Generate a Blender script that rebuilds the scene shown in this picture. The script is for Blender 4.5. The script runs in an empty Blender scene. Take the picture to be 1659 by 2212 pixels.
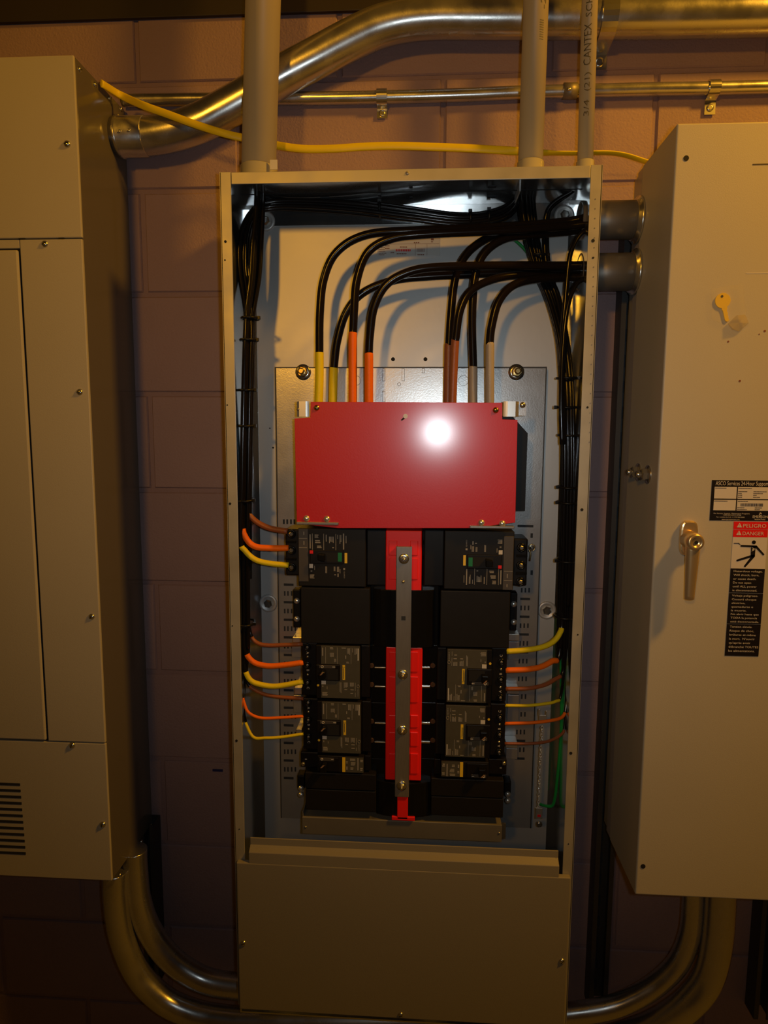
import bpy, bmesh, math, random
from mathutils import Vector, Matrix
random.seed(7)
SC = bpy.context.scene
COL = SC.collection

# ------------------------------------------------------------------ camera
W, H, F = 1659.0, 2212.0, 1400.0
CAM = Vector((0.0, -1.3546, 1.5))
PITCH, YAW, ROLL = 0.1165, 0.0601, 0.0056
cp, sp, cy, sy = math.cos(PITCH), math.sin(PITCH), math.cos(YAW), math.sin(YAW)
FWD = Vector((-sy * cp, cy * cp, -sp))
R0 = Vector((cy, sy, 0)); U0 = R0.cross(FWD)
RIGHT = math.cos(ROLL) * R0 + math.sin(ROLL) * U0
UP = -math.sin(ROLL) * R0 + math.cos(ROLL) * U0
cd = bpy.data.cameras.new('camera'); cam = bpy.data.objects.new('camera', cd); COL.objects.link(cam)
cd.sensor_fit = 'HORIZONTAL'; cd.sensor_width = 36.0; cd.lens = F * 36.0 / W
cd.clip_start = 0.01
cam.matrix_world = Matrix(((RIGHT.x, UP.x, -FWD.x, CAM.x), (RIGHT.y, UP.y, -FWD.y, CAM.y), (RIGHT.z, UP.z, -FWD.z, CAM.z), (0, 0, 0, 1)))
SC.camera = cam

# ------------------------------------------------------------------ world, lamps, exposure
wd = bpy.data.worlds.new('world'); SC.world = wd; wd.use_nodes = True
bg = wd.node_tree.nodes['Background']; bg.inputs[0].default_value = (0.9, 0.72, 0.55, 1); bg.inputs[1].default_value = 0.006
def area(name, loc, target, power, size, color):
    l = bpy.data.lights.new(name, 'AREA'); l.energy = power; l.size = size; l.color = color; l.shape = 'DISK'
    o = bpy.data.objects.new(name, l); COL.objects.link(o); o.location = loc
    o.rotation_euler = (Vector(target) - Vector(loc)).to_track_quat('-Z', 'Y').to_euler()
    return o
WARM = (1.0, 0.45, 0.03)
sl = bpy.data.lights.new('work_lamp', 'SPOT'); sl.energy = 74; sl.color = WARM; sl.shadow_soft_size = 0.12; sl.spot_size = math.radians(66); sl.spot_blend = 1.0
so = bpy.data.objects.new('work_lamp', sl); COL.objects.link(so); so.location = (-0.78, -3.0, 2.45)
so.rotation_euler = (Vector((0.12, 0, 2.25)) - so.location).to_track_quat('-Z', 'Y').to_euler()
area('bay_lamp_right', (1.5, -1.0, 3.0), (0.4, -0.2, 1.7), 33, 0.26, WARM)
fl_ = area('camera_flash', (0.05, -1.36, 1.515), (0.05, 0, 1.52), 0.8, 0.03, (0.84, 0.95, 1.0)); fl_.data.spread = math.radians(112)
SC.view_settings.view_transform = 'Standard'; SC.view_settings.look = 'None'
SC.view_settings.gamma = 1.0; SC.view_settings.exposure = 0.0; SC.view_settings.use_curve_mapping = False

# ------------------------------------------------------------------ helpers
def P(px, py, Y):
    d = RIGHT * ((px - W / 2) / F) + UP * ((H / 2 - py) / F) + FWD
    return CAM + d * ((Y - CAM.y) / d.y)
def PX(px, py, X):
    d = RIGHT * ((px - W / 2) / F) + UP * ((H / 2 - py) / F) + FWD
    return CAM + d * ((X - CAM.x) / d.x)
def pxs(px, py, Y):                      # metres per pixel there
    return (P(px + 1, py, Y) - P(px, py, Y)).length

def mat(name, col, rough=0.5, metal=0.0, coat=0.0, spec=0.5, noise=None, bump=0.0, bscale=200, rnoise=0.0, alpha=1.0, objrand=0.0, aniso=None):
    m = bpy.data.materials.new(name); m.use_nodes = True; nt = m.node_tree; b = nt.nodes['Principled BSDF']
    b.inputs['Base Color'].default_value = (*col, 1); b.inputs['Roughness'].default_value = rough
    b.inputs['Metallic'].default_value = metal; b.inputs['Coat Weight'].default_value = coat
    b.inputs['Specular IOR Level'].default_value = spec; b.inputs['Alpha'].default_value = alpha
    tc = nt.nodes.new('ShaderNodeTexCoord'); src = tc.outputs['Object']
    if aniso:
        mp = nt.nodes.new('ShaderNodeMapping'); mp.inputs['Scale'].default_value = aniso
        nt.links.new(src, mp.inputs[0]); src = mp.outputs[0]
    cout = None
    if noise:
        sc, amt = noise
        n = nt.nodes.new('ShaderNodeTexNoise'); n.inputs['Scale'].default_value = sc; n.inputs['Detail'].default_value = 5
        nt.links.new(src, n.inputs['Vector'])
        mx = nt.nodes.new('ShaderNodeMix'); mx.data_type = 'RGBA'
        mx.inputs[6].default_value = (*[max(0, c * (1 - amt)) for c in col], 1)
        mx.inputs[7].default_value = (*[min(1, c * (1 + amt)) for c in col], 1)
        nt.links.new(n.outputs['Fac'], mx.inputs[0]); cout = mx.outputs[2]
        nt.links.new(cout, b.inputs['Base Color'])
        if rnoise:
            mr = nt.nodes.new('ShaderNodeMapRange'); mr.inputs['From Min'].default_value = 0.3; mr.inputs['From Max'].default_value = 0.7
            mr.inputs['To Min'].default_value = max(0.02, rough - rnoise); mr.inputs['To Max'].default_value = rough + rnoise
            nt.links.new(n.outputs['Fac'], mr.inputs[0]); nt.links.new(mr.outputs[0], b.inputs['Roughness'])
    if objrand:
        oi = nt.nodes.new('ShaderNodeObjectInfo'); hs = nt.nodes.new('ShaderNodeHueSaturation')
        mr = nt.nodes.new('ShaderNodeMapRange'); mr.inputs['To Min'].default_value = 1 - objrand; mr.inputs['To Max'].default_value = 1 + objrand
        nt.links.new(oi.outputs['Random'], mr.inputs[0]); nt.links.new(mr.outputs[0], hs.inputs['Value'])
        if cout: nt.links.new(cout, hs.inputs['Color'])
        else: hs.inputs['Color'].default_value = (*col, 1)
        nt.links.new(hs.outputs[0], b.inputs['Base Color'])
    if bump:
        n2 = nt.nodes.new('ShaderNodeTexNoise'); n2.inputs['Scale'].default_value = bscale; n2.inputs['Detail'].default_value = 4
        nt.links.new(src, n2.inputs['Vector'])
        bp = nt.nodes.new('ShaderNodeBump'); bp.inputs['Strength'].default_value = bump; bp.inputs['Distance'].default_value = 0.002
        nt.links.new(n2.outputs['Fac'], bp.inputs['Height']); nt.links.new(bp.outputs[0], b.inputs['Normal'])
    return m

M = {}
M['block'] = mat('painted_block', (0.31, 0.212, 0.215), 0.75, noise=(9, 0.10), bump=0.55, bscale=260, objrand=0.05)
M['mortar'] = mat('painted_mortar', (0.28, 0.19, 0.195), 0.8, noise=(20, 0.12), bump=0.5, bscale=300)
M['beam'] = mat('dark_beam', (0.018, 0.012, 0.012), 0.6, noise=(12, 0.2))
M['floor'] = mat('concrete', (0.16, 0.15, 0.14), 0.7, noise=(6, 0.2))
M['ceil'] = mat('deck', (0.08, 0.075, 0.07), 0.8, noise=(6, 0.2))
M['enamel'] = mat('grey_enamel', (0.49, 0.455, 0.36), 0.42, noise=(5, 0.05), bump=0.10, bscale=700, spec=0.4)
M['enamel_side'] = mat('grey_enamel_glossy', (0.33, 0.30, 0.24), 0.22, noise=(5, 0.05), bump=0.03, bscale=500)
M['enamel_shaded'] = mat('shaded_grey_enamel_glossy', (0.13, 0.115, 0.09), 0.14, spec=0.7)  # left cabinet's unlit side: the shade is put into a darker colour
M['galv'] = mat('galvanized_sheet', (0.58, 0.58, 0.57), 0.45, metal=0.50, noise=(5, 0.06), rnoise=0.02, bump=0.05, bscale=90)
M['galv_wall'] = mat('galvanized_wall', (0.66, 0.68, 0.69), 0.17, metal=0.95, noise=(7, 0.10), rnoise=0.03, bump=0.04, bscale=60)
M['galv_pan'] = mat('galvanized_pan', (0.56, 0.56, 0.56), 0.29, metal=0.68, noise=(30, 0.05), rnoise=0.015, bump=0.06, bscale=400)
M['flange'] = mat('galvanized_flange', (0.47, 0.45, 0.37), 0.42, metal=0.4, noise=(14, 0.14), rnoise=0.08)
M['emt'] = mat('zinc_conduit', (0.62, 0.61, 0.58), 0.27, metal=0.9, noise=(25, 0.10), rnoise=0.06, bump=0.03, bscale=300)
M['emt_old'] = mat('dull_zinc_conduit', (0.24, 0.22, 0.19), 0.45, metal=0.6, noise=(18, 0.15), rnoise=0.06)
M['glint'] = mat('glint_steel', (0.85, 0.78, 0.62), 0.2, metal=0.95)
M['zinc'] = mat('zinc_plated_steel', (0.66, 0.65, 0.60), 0.24, metal=0.95, noise=(60, 0.10))
M['brass'] = mat('yellow_zinc', (0.75, 0.55, 0.24), 0.25, metal=1.0)
M['clip'] = mat('bright_zinc_clip', (0.78, 0.77, 0.72), 0.30, metal=0.8)
M['chainlink'] = mat('chain_silver', (0.9, 0.9, 0.9), 0.22, metal=0.6)
M['handle'] = mat('warm_reflection_plating', (0.80, 0.60, 0.32), 0.27, metal=0.75)  # reflection of the warm-lit room painted into the plating's colour
M['tray'] = mat('dull_tray_steel', (0.26, 0.24, 0.19), 0.45, metal=0.5, noise=(20, 0.12))
M['keybrass'] = mat('key_brass', (0.95, 0.66, 0.04), 0.35, metal=0.25)
M['strap'] = mat('brushed_strap', (0.34, 0.32, 0.29), 0.36, metal=0.7, noise=(40, 0.15), aniso=(8, 1, 1))
M['pvc'] = mat('grey_pvc', (0.45, 0.39, 0.26), 0.42, noise=(8, 0.05))
M['pvc_fit'] = mat('grey_pvc_gloss', (0.42, 0.40, 0.32), 0.16)
M['cord'] = mat('yellow_jacket', (0.78, 0.60, 0.008), 0.42, noise=(40, 0.06), spec=0.3)
M['black'] = mat('black_plastic', (0.007, 0.006, 0.006), 0.45, spec=0.25, noise=(30, 0.2))
M['black_gl'] = mat('black_gloss_plastic', (0.006, 0.006, 0.006), 0.25, spec=0.3)
M['case'] = mat('breaker_case', (0.011, 0.010, 0.009), 0.5, spec=0.25, noise=(60, 0.15))
M['case_grey'] = mat('breaker_trim_grey', (0.062, 0.055, 0.048), 0.5, noise=(60, 0.1))
M['olive'] = mat('breaker_face_olive', (0.075, 0.071, 0.052), 0.5, spec=0.25, noise=(80, 0.12))
M['wire'] = mat('black_insulation', (0.008, 0.007, 0.007), 0.18, spec=0.4)
M['cable'] = mat('black_cable_jacket', (0.010, 0.007, 0.006), 0.20, spec=0.28)
M['tie'] = mat('black_nylon', (0.008, 0.008, 0.008), 0.35, spec=0.3)
M['t_yellow'] = mat('yellow_tape', (0.84, 0.68, 0.010), 0.5, spec=0.3, bump=0.2, bscale=300, noise=(40, 0.08))
M['t_orange'] = mat('orange_tape', (1.0, 0.18, 0.002), 0.5, spec=0.3, bump=0.2, bscale=300, noise=(40, 0.08))
M['t_brown'] = mat('brown_tape', (0.30, 0.090, 0.030), 0.42, bump=0.2, bscale=300, noise=(40, 0.08))
M['t_grey'] = mat('grey_tape', (0.40, 0.35, 0.28), 0.42, bump=0.2, bscale=300, noise=(40, 0.08))
M['green'] = mat('green_insulation', (0.015, 0.33, 0.06), 0.32)
M['red_spine'] = mat('red_moulding', (1.0, 0.014, 0.008), 0.40, noise=(20, 0.06))
M['white'] = mat('white_print', (0.62, 0.60, 0.55), 0.5)
M['dimwhite'] = mat('grey_print', (0.30, 0.28, 0.24), 0.5)
M['yellow'] = mat('yellow_label', (0.85, 0.58, 0.03), 0.45)
M['redlab'] = mat('red_label', (0.80, 0.012, 0.012), 0.45)
M['blacklab'] = mat('black_label', (0.010, 0.008, 0.009), 0.4)
M['cream'] = mat('label_stock', (0.66, 0.62, 0.56), 0.4)
M['plate'] = mat('rating_plate', (0.62, 0.60, 0.56), 0.35, noise=(60, 0.04))
M['ink'] = mat('dark_ink', (0.05, 0.04, 0.04), 0.6)
M['inkred'] = mat('brown_ink', (0.20, 0.06, 0.03), 0.6)
M['inkblue'] = mat('blue_marker', (0.01, 0.012, 0.10), 0.6)
M['pvcink'] = mat('pvc_print', (0.055, 0.05, 0.045), 0.6)
M['hole'] = mat('hole_dark', (0.006, 0.006, 0.007), 0.8)
M['slot'] = mat('slot_dark', (0.020, 0.024, 0.030), 0.7)
M['greenlab'] = mat('green_patch', (0.01, 0.20, 0.06), 0.4)
M['tan'] = mat('handle_tip', (0.30, 0.18, 0.10), 0.5)
M['brown_disc'] = mat('bronze_disc', (0.16, 0.085, 0.04), 0.4, metal=0.5)
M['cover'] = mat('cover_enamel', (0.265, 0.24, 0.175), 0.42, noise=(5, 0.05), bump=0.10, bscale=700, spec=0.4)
M['film'] = mat('clear_tape', (0.75, 0.68, 0.5), 0.12, alpha=0.05)
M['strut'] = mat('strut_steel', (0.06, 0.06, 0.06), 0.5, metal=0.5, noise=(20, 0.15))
# red sheet: gloss with fine swirled scratches in the roughness
def red_sheet():
    m = mat('red_fibre_sheet', (0.58, 0.003, 0.005), 0.46, spec=0.45, coat=0.9)
    m.node_tree.nodes['Principled BSDF'].inputs['Coat Roughness'].default_value = 0.165
    nt = m.node_tree; b = nt.nodes['Principled BSDF']; tc = nt.nodes.new('ShaderNodeTexCoord')
    w = nt.nodes.new('ShaderNodeTexNoise'); w.inputs['Scale'].default_value = 14; w.inputs['Detail'].default_value = 8; w.inputs['Distortion'].default_value = 3.5
    mp = nt.nodes.new('ShaderNodeMapping'); mp.inputs['Scale'].default_value = (7, 1, 5.0); mp.inputs['Rotation'].default_value = (0, 0.9, 0)
    nt.links.new(tc.outputs['Object'], mp.inputs[0]); nt.links.new(mp.outputs[0], w.inputs['Vector'])
    bp = nt.nodes.new('ShaderNodeBump'); bp.inputs['Strength'].default_value = 0.16; bp.inputs['Distance'].default_value = 0.001
    nt.links.new(w.outputs['Fac'], bp.inputs['Height']); nt.links.new(bp.outputs[0], b.inputs['Normal'])
    return m
M['red'] = red_sheet()

WL = {}                                   # world location of each object, by name
def cat_spline(pts, n=8):
    pts = [Vector(p) for p in pts]
    if len(pts) < 3: return [pts[0].lerp(pts[-1], i / n) for i in range(n + 1)]
    q = [pts[0] * 2 - pts[1]] + pts + [pts[-1] * 2 - pts[-2]]
    out = []
    for i in range(1, len(q) - 2):
        a, b, c, d = q[i - 1:i + 3]
        for k in range(n):
            t = k / n
            out.append(0.5 * ((2 * b) + (c - a) * t + (2 * a - 5 * b + 4 * c - d) * t * t + (3 * b - a - 3 * c + d) * t ** 3))
    out.append(pts[-1].copy())
    return out

class MB:
    def __init__(s): s.v = []; s.f = []; s.sm = []
    def add(s, vs, fs, smooth=False):
        o = len(s.v); s.v += [Vector(p) for p in vs]; s.f += [tuple(i + o for i in f) for f in fs]; s.sm += [smooth] * len(fs)
        return s
    def box(s, x0, x1, y0, y1, z0, z1):
        x0, x1 = min(x0, x1), max(x0, x1); y0, y1 = min(y0, y1), max(y0, y1); z0, z1 = min(z0, z1), max(z0, z1)
        return s.add([(x0, y0, z0), (x1, y0, z0), (x1, y1, z0), (x0, y1, z0), (x0, y0, z1), (x1, y0, z1), (x1, y1, z1), (x0, y1, z1)],
                     [(0, 3, 2, 1), (4, 5, 6, 7), (0, 1, 5, 4), (1, 2, 6, 5), (2, 3, 7, 6), (3, 0, 4, 7)])
    def pbox(s, a0, b0, a1, b1, Y, Yb):    # front-face pixel rectangle on plane Y, back to Yb
        m = (b0 + b1) / 2; n = (a0 + a1) / 2
        return s.box(P(a0, m, Y).x, P(a1, m, Y).x, Y, Yb, P(n, b0, Y).z, P(n, b1, Y).z)
    def cyl(s, p0, p1, r0, r1=None, n=14, caps=True, smooth=True):
        p0, p1 = Vector(p0), Vector(p1); r1 = r0 if r1 is None else r1
        ax = (p1 - p0).normalized(); u = ax.orthogonal().normalized(); w = ax.cross(u)
        vs = []
        for p, r in ((p0, r0), (p1, r1)):
            vs += [p + (u * math.cos(2 * math.pi * i / n) + w * math.sin(2 * math.pi * i / n)) * r for i in range(n)]
        s.add(vs, [(i, (i + 1) % n, n + (i + 1) % n, n + i) for i in range(n)], smooth)
        if caps: s.add(vs, [tuple(range(n - 1, -1, -1)), tuple(range(n, 2 * n))], False)
        return s
    def lathe(s, c, ax, prof, n=16, smooth=True):      # prof: (distance along axis, radius)
        c = Vector(c); ax = Vector(ax).normalized(); u = ax.orthogonal().normalized(); w = ax.cross(u); vs = []
        for h, r in prof:
            vs += [c + ax * h + (u * math.cos(2 * math.pi * i / n) + w * math.sin(2 * math.pi * i / n)) * r for i in range(n)]
        fs = [(k * n + i, k * n + (i + 1) % n, (k + 1) * n + (i + 1) % n, (k + 1) * n + i) for k in range(len(prof) - 1) for i in range(n)]
        s.add(vs, fs, smooth)
        k = len(prof) - 1
        return s.add(vs, [tuple(range(n - 1, -1, -1)), tuple(range(k * n, k * n + n))], False)
    def tube(s, pts, r, n=10, caps=True, flat=None, hollow=False):
        pts = [Vector(p) for p in pts]; m = len(pts); rings = []
        t0 = (pts[1] - pts[0]).normalized(); u = t0.orthogonal().normalized()
        for i, p in enumerate(pts):
            t = (pts[min(i + 1, m - 1)] - pts[max(i - 1, 0)]).normalized()
            u = (u - t * u.dot(t)).normalized(); w = t.cross(u)
            rr = r(i / (m - 1)) if callable(r) else r
            if flat:                                   # flat cable: fixed major axis direction blended by angle
                maj = Vector((0, 0, 1)); maj = (maj - t * maj.dot(t)).normalized(); mi = t.cross(maj)
                a = flat(i / (m - 1)); A = maj * math.cos(a) + mi * math.sin(a); B = t.cross(A)
                rings.append([p + A * (math.cos(2 * math.pi * k / n) * rr) + B * (math.sin(2 * math.pi * k / n) * rr * 0.36) for k in range(n)])
            else:
                rings.append([p + (u * math.cos(2 * math.pi * k / n) + w * math.sin(2 * math.pi * k / n)) * rr for k in range(n)])
        vs = [v for q in rings for v in q]
        s.add(vs, [(i * n + k, i * n + (k + 1) % n, (i + 1) * n + (k + 1) % n, (i + 1) * n + k) for i in range(m - 1) for k in range(n)], True)
        if caps: s.add(vs, [tuple(range(n - 1, -1, -1)), tuple(range((m - 1) * n, m * n))], False)
        return s
    def prism(s, poly, y0, y1):            # polygon of (x, z), extruded along y
        n = len(poly); vs = [(x, y0, z) for x, z in poly] + [(x, y1, z) for x, z in poly]
        return s.add(vs, [tuple(range(n)), tuple(range(2 * n - 1, n - 1, -1))] + [(i, n + i, n + (i + 1) % n, (i + 1) % n) for i in range(n)])
    def prismx(s, poly, x0, x1):           # polygon of (y, z), extruded along x
        n = len(poly); vs = [(x0, y, z) for y, z in poly] + [(x1, y, z) for y, z in poly]
        return s.add(vs, [tuple(range(n - 1, -1, -1)), tuple(range(n, 2 * n))] + [(i, (i + 1) % n, n + (i + 1) % n, n + i) for i in range(n)])
    def build(s, name, m, parent=None, label=None, bevel=0.0, kind=None, fix=True, seg=2):
        lo = Vector([min(v[i] for v in s.v) for i in range(3)]); hi = Vector([max(v[i] for v in s.v) for i in range(3)])
        c = (lo + hi) / 2
        if parent is None: c.z = lo.z
        me = bpy.data.meshes.new(name); me.from_pydata([v - c for v in s.v], [], s.f)
        me.polygons.foreach_set('use_smooth', s.sm)
        if fix:
            b = bmesh.new(); b.from_mesh(me); bmesh.ops.remove_doubles(b, verts=b.verts, dist=1e-6)
            bmesh.ops.recalc_face_normals(b, faces=b.faces); b.to_mesh(me); b.free()
        me.materials.append(M[m]); o = bpy.data.objects.new(name, me); COL.objects.link(o)
        WL[o.name] = c
        if parent is not None: o.parent = parent; o.location = c - WL[parent.name]
        else: o.location = c
        if label: o['label'] = label
        if kind: o['kind'] = kind
        if bevel:
            md = o.modifiers.new('bevel', 'BEVEL'); md.width = bevel; md.segments = seg; md.limit_method = 'ANGLE'; md.angle_limit = math.radians(50)
        return o
def tag(o, label, cat, group=None):
    o['label'] = label; o['category'] = cat
    if group: o['group'] = group
    return o
def thing(name, label, cat, loc, group=None):
    o = bpy.data.objects.new(name, None); COL.objects.link(o); o.location = loc; o.empty_display_size = 0.05
    WL[o.name] = Vector(loc); return tag(o, label, cat, group)
def copy_tree(o, parent=None):
    c = o.copy(); COL.objects.link(c); WL[c.name] = WL[o.name].copy()
    if parent is not None: c.parent = parent
    for ch in list(o.children): copy_tree(ch, c)
    return c
_tc = {}
def text_data(t):
    if t not in _tc:
        cu = bpy.data.curves.new('lettering', 'FONT'); cu.body = t; cu.size = 1.0; cu.resolution_u = 2
        ob = bpy.data.objects.new('lettering', cu); me = bpy.data.meshes.new_from_object(ob)
        vs = [(v.co.x, v.co.y) for v in me.vertices]; fs = [tuple(p.vertices) for p in me.polygons]
        bpy.data.objects.remove(ob); bpy.data.meshes.remove(me); bpy.data.curves.remove(cu)
        _tc[t] = (vs, fs)
    return _tc[t]
def put_text(mb, t, o, du, dv, width=None, cap=None):
    vs, fs = text_data(t); o, du, dv = Vector(o), Vector(du), Vector(dv)
    x0 = min(v[0] for v in vs); x1 = max(v[0] for v in vs); k = (cap or 0.01) / 0.70
    kx = width / (x1 - x0) if width else k
    if cap is None: k = kx
    mb.add([o + du * ((x - x0) * kx) + dv * (y * k) for x, y in vs], fs)
DX, DZ = Vector((1, 0, 0)), Vector((0, 0, 1))
def screw(name, c, ax, r, parent, m='zinc', slot=True):
    ax = Vector(ax).normalized(); c = Vector(c)
    mb = MB().lathe(c, ax, [(-0.002, r * 1.0), (0, r), (r * 0.35, r * 0.85), (r * 0.62, r * 0.4), (r * 0.66, 0.0002)], 12)
    o = mb.build(name, m, parent)
    if slot and parent.parent is None:
        u = ax.orthogonal().normalized(); u = (u + ax.cross(u) * random.uniform(-0.8, 0.8)).normalized(); w = ax.cross(u)
        p = c + ax * (r * 0.60); q = r * 0.62; e = r * 0.10; d = r * 0.09
        MB().add([p + u * q + w * e - ax * d, p - u * q + w * e - ax * d, p - u * q - w * e - ax * d, p + u * q - w * e - ax * d,
                  p + u * q + w * e + ax * d, p - u * q + w * e + ax * d, p - u * q - w * e + ax * d, p + u * q - w * e + ax * d],
                 [(3, 2, 1, 0), (4, 5, 6, 7), (0, 1, 5, 4), (1, 2, 6, 5), (2, 3, 7, 6), (3, 0, 4, 7)]).build('screw_slot', 'hole', o)
    return o
def hexbolt(name, c, ax, r, parent, m='zinc', washer=True):
    mb = MB()
    if washer: mb.lathe(c, ax, [(-0.001, r * 1.55), (0.0016, r * 1.55), (0.0018, r)], 18)
    c2 = Vector(c) + Vector(ax).normalized() * 0.0016
    mb.lathe(c2, ax, [(0, r), (r * 0.9, r), (r * 1.05, r * 0.8)], 6, smooth=False)
    mb.lathe(c2, ax, [(r * 0.9, r * 0.55), (r * 1.7, r * 0.55), (r * 1.9, r * 0.3)], 10)
    return mb.build(name, m, parent)
def disc(mb, c, r, t=0.0006, n=14): return mb.cyl(Vector(c), Vector(c) - Vector((0, t, 0)), r, n=n, smooth=False)

# ------------------------------------------------------------------ the room
FLOORX = 2.3
o = MB().box(-FLOORX, FLOORX, -3.4, 0.10, -0.08, 0).build('floor', 'floor', kind='structure')
o = MB().box(-FLOORX, FLOORX, -3.4, 0.10, 3.45, 3.53).build('ceiling', 'ceil', kind='structure')
MB().box(-FLOORX - 0.1, -FLOORX, -3.4, 0.10, 0, 3.45).build('wall_left', 'floor', kind='structure')
MB().box(FLOORX, FLOORX + 0.1, -3.4, 0.10, 0, 3.45).build('wall_right', 'floor', kind='structure')
MB().box(-FLOORX, FLOORX, -3.5, -3.4, 0, 3.45).build('wall_front', 'floor', kind='structure')
wall = MB().box(-FLOORX, FLOORX, 0.004, 0.10, 0.0, 3.45).build('wall_back', 'mortar', kind='structure')
BZ0, BX0, BS, BL = 2.1958, -0.58, 0.2032, 0.4064
def block_mesh():
    w, h, c, j = BL / 2 - 0.0046, BS / 2 - 0.0046, 0.0022, 0.0015
    mb = MB()
    a = [(-w, 0.05, -h), (w, 0.05, -h), (w, 0.05, h), (-w, 0.05, h)]
    b = [(-w, 0.003, -h), (w, 0.003, -h), (w, 0.003, h), (-w, 0.003, h)]
    d = [(-w + c, 0, -h + c), (w - c, 0, -h + c), (w - c, 0, h - c), (-w + c, 0, h - c)]
    mb.add(a + b + d, [(8, 9, 10, 11)] + [(4 + i, 4 + (i + 1) % 4, 8 + (i + 1) % 4, 8 + i) for i in range(4)] + [(i, (i + 1) % 4, 4 + (i + 1) % 4, 4 + i) for i in range(4)])
    return mb
bproto = None
for r in range(-11, 4):
    zc = BZ0 + BS * (r + 0.5)
    off = BX0 if r % 2 == 0 else BX0 + BL / 2
    for k in range(-3, 6):
        xc = off + BL * (k + 0.5)
        if abs(xc) > 1.45 or zc < 0.05 or zc > 2.9: continue
        loc = Vector((xc + random.uniform(-.0008, .0008), random.uniform(-.0006, .0006), zc + random.uniform(-.0008, .0008)))
        if bproto is None:
            bproto = block_mesh().build('block', 'block', wall, fix=True)
            base = bproto.location.copy() - WL['block'] ; bproto.location = loc - WL['wall_back'] + Vector((0, 0.025, 0))
        else:
            q = bproto.copy(); COL.objects.link(q); q.location = loc - WL['wall_back'] + Vector((0, 0.025, 0))
MB().pbox(459, 1662, 481, 1667, -0.0016, -0.0002).build('marker_stroke', 'inkblue', wall, label='short dark blue marker dash on the wall')
zb = P(300, 43, -0.003).z
tb = MB().box(-2.29, 2.29, -0.0095, -0.001, zb, zb + 0.36)
tb.build('trim_1', 'beam', kind='structure', bevel=0.002)

# ------------------------------------------------------------------ left cabinet
LX, LZT, LZB, LY = -0.6070, 2.1456, 0.6195, -0.194
LX0 = -1.12
lc = thing('electrical_cabinet', 'beige grey cabinet with louvred bottom and narrow door at left edge', 'cabinet', ((LX + LX0) / 2, -0.1, LZB))
MB().box(LX0, LX, 0.0 - 0.002, LY + 0.004, LZB, LZT).build('body', 'enamel_shaded', lc, bevel=0.002)
zs = P(110, 516, LY).z; zd = P(150, 1602, LY).z; sx = P(42, 516, LY).x
doorT, doorB = P(20, 541, LY).z, P(50, 1596, LY).z
doorX = P(70, 1050, LY).x
mx = (LX + LX0) / 2; sxL = 2 * mx - doorX
G = 0.0012
MB().box(LX0, LX, LY - 0.002, LY + 0.004, zs + G, LZT).build('top_cover', 'enamel', lc, bevel=0.0015)
st = MB()
st.box(doorX + 0.004, LX, LY - 0.0028, LY + 0.004, zd + G, zs - G)
st.build('side_strip', 'enamel', lc, bevel=0.0015)
MB().box(LX0, sxL - 0.004, LY - 0.0028, LY + 0.004, zd + G, zs - G).build('side_strip', 'enamel', lc, bevel=0.0015)
MB().box(sxL - 0.003, doorX + 0.003, LY - 0.002, LY + 0.004, doorT + 0.003, zs - G).build('door_header', 'enamel', lc, bevel=0.001)
MB().box(sxL, doorX, LY - 0.0045, LY + 0.003, doorB, doorT).build('door', 'enamel', lc, bevel=0.003)
MB().box(sxL - 0.004, doorX + 0.0035, LY + 0.0028, LY + 0.0042, doorB - 0.003, doorT + 0.003).build('door_gap_shade', 'hole', lc)  # dark sheet standing in for the shade in the gap around the door
bt = MB().box(LX0, LX, LY - 0.002, LY + 0.004, LZB, zd - G).build('bottom_plate', 'enamel', lc, bevel=0.0015)
lr = [P(x, y, LY).x for x, y in ((45, 1693), (57, 1841))]
for i in range(12):
    y = 1693 + i * 13.45; xr = P(45 + i * 1.1, y, LY).x; z = P(30, y, LY).z
    MB().box(2 * mx - xr, xr, LY - 0.0026, LY + 0.001, z - 0.0026, z + 0.0026).build('louver', 'slot', bt)
MB().box(P(42, 514, LY).x, P(55, 514, LY).x, LY - 0.0029, LY, zs - 0.001, zs + 0.0012).add([], []).box(P(128, 514, LY).x, P(140, 514, LY).x, LY - 0.0029, LY, zs - 0.001, zs + 0.0012).build('seam_gap', 'hole', lc)
for x, y in ((145, 311), (97, 527), (172, 847), (198, 1332), (156, 1610), (222, 1781)):
    screw('screw', P(x, y, LY - 0.003), (0, -1, 0), 0.0062, lc)
for x, y in ((172, 150), (205, 183), (237, 212), (262, 236), (327, 1783), (306, 1818), (283, 1853), (260, 1890)):
    p = PX(x, y, LX); screw('screw', p, (1, 0, 0), 0.0048, lc)

# ------------------------------------------------------------------ right cabinet
RX, RZT, RZB, RY, RX1 = 0.3864, 1.9845, 0.6904, -0.2608, 0.98
rc = thing('transfer_switch_cabinet', 'tall beige grey cabinet with plated lever handle and danger label', 'cabinet', ((RX + RX1) / 2, -0.14, RZB))
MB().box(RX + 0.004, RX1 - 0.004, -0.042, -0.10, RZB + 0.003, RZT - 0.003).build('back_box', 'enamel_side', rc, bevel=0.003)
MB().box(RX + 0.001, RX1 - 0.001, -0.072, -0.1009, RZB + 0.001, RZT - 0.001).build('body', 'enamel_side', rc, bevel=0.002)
MB().box(RX, RX1, RY, -0.1015, RZB, RZT).build('door', 'enamel', rc, bevel=0.0028, seg=3)
hm = MB()
for x, y in ((1482, 342), (1389, 1871)): disc(hm, P(x, y, RY) - Vector((0, 0.0002, 0)), 0.0042)
hm.build('screw_hole', 'hole', rc)
sm = MB().pbox(1626, 353, 1700, 356, RY - 0.0004, RY); sm.build('scuff', 'ink', rc)
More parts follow.
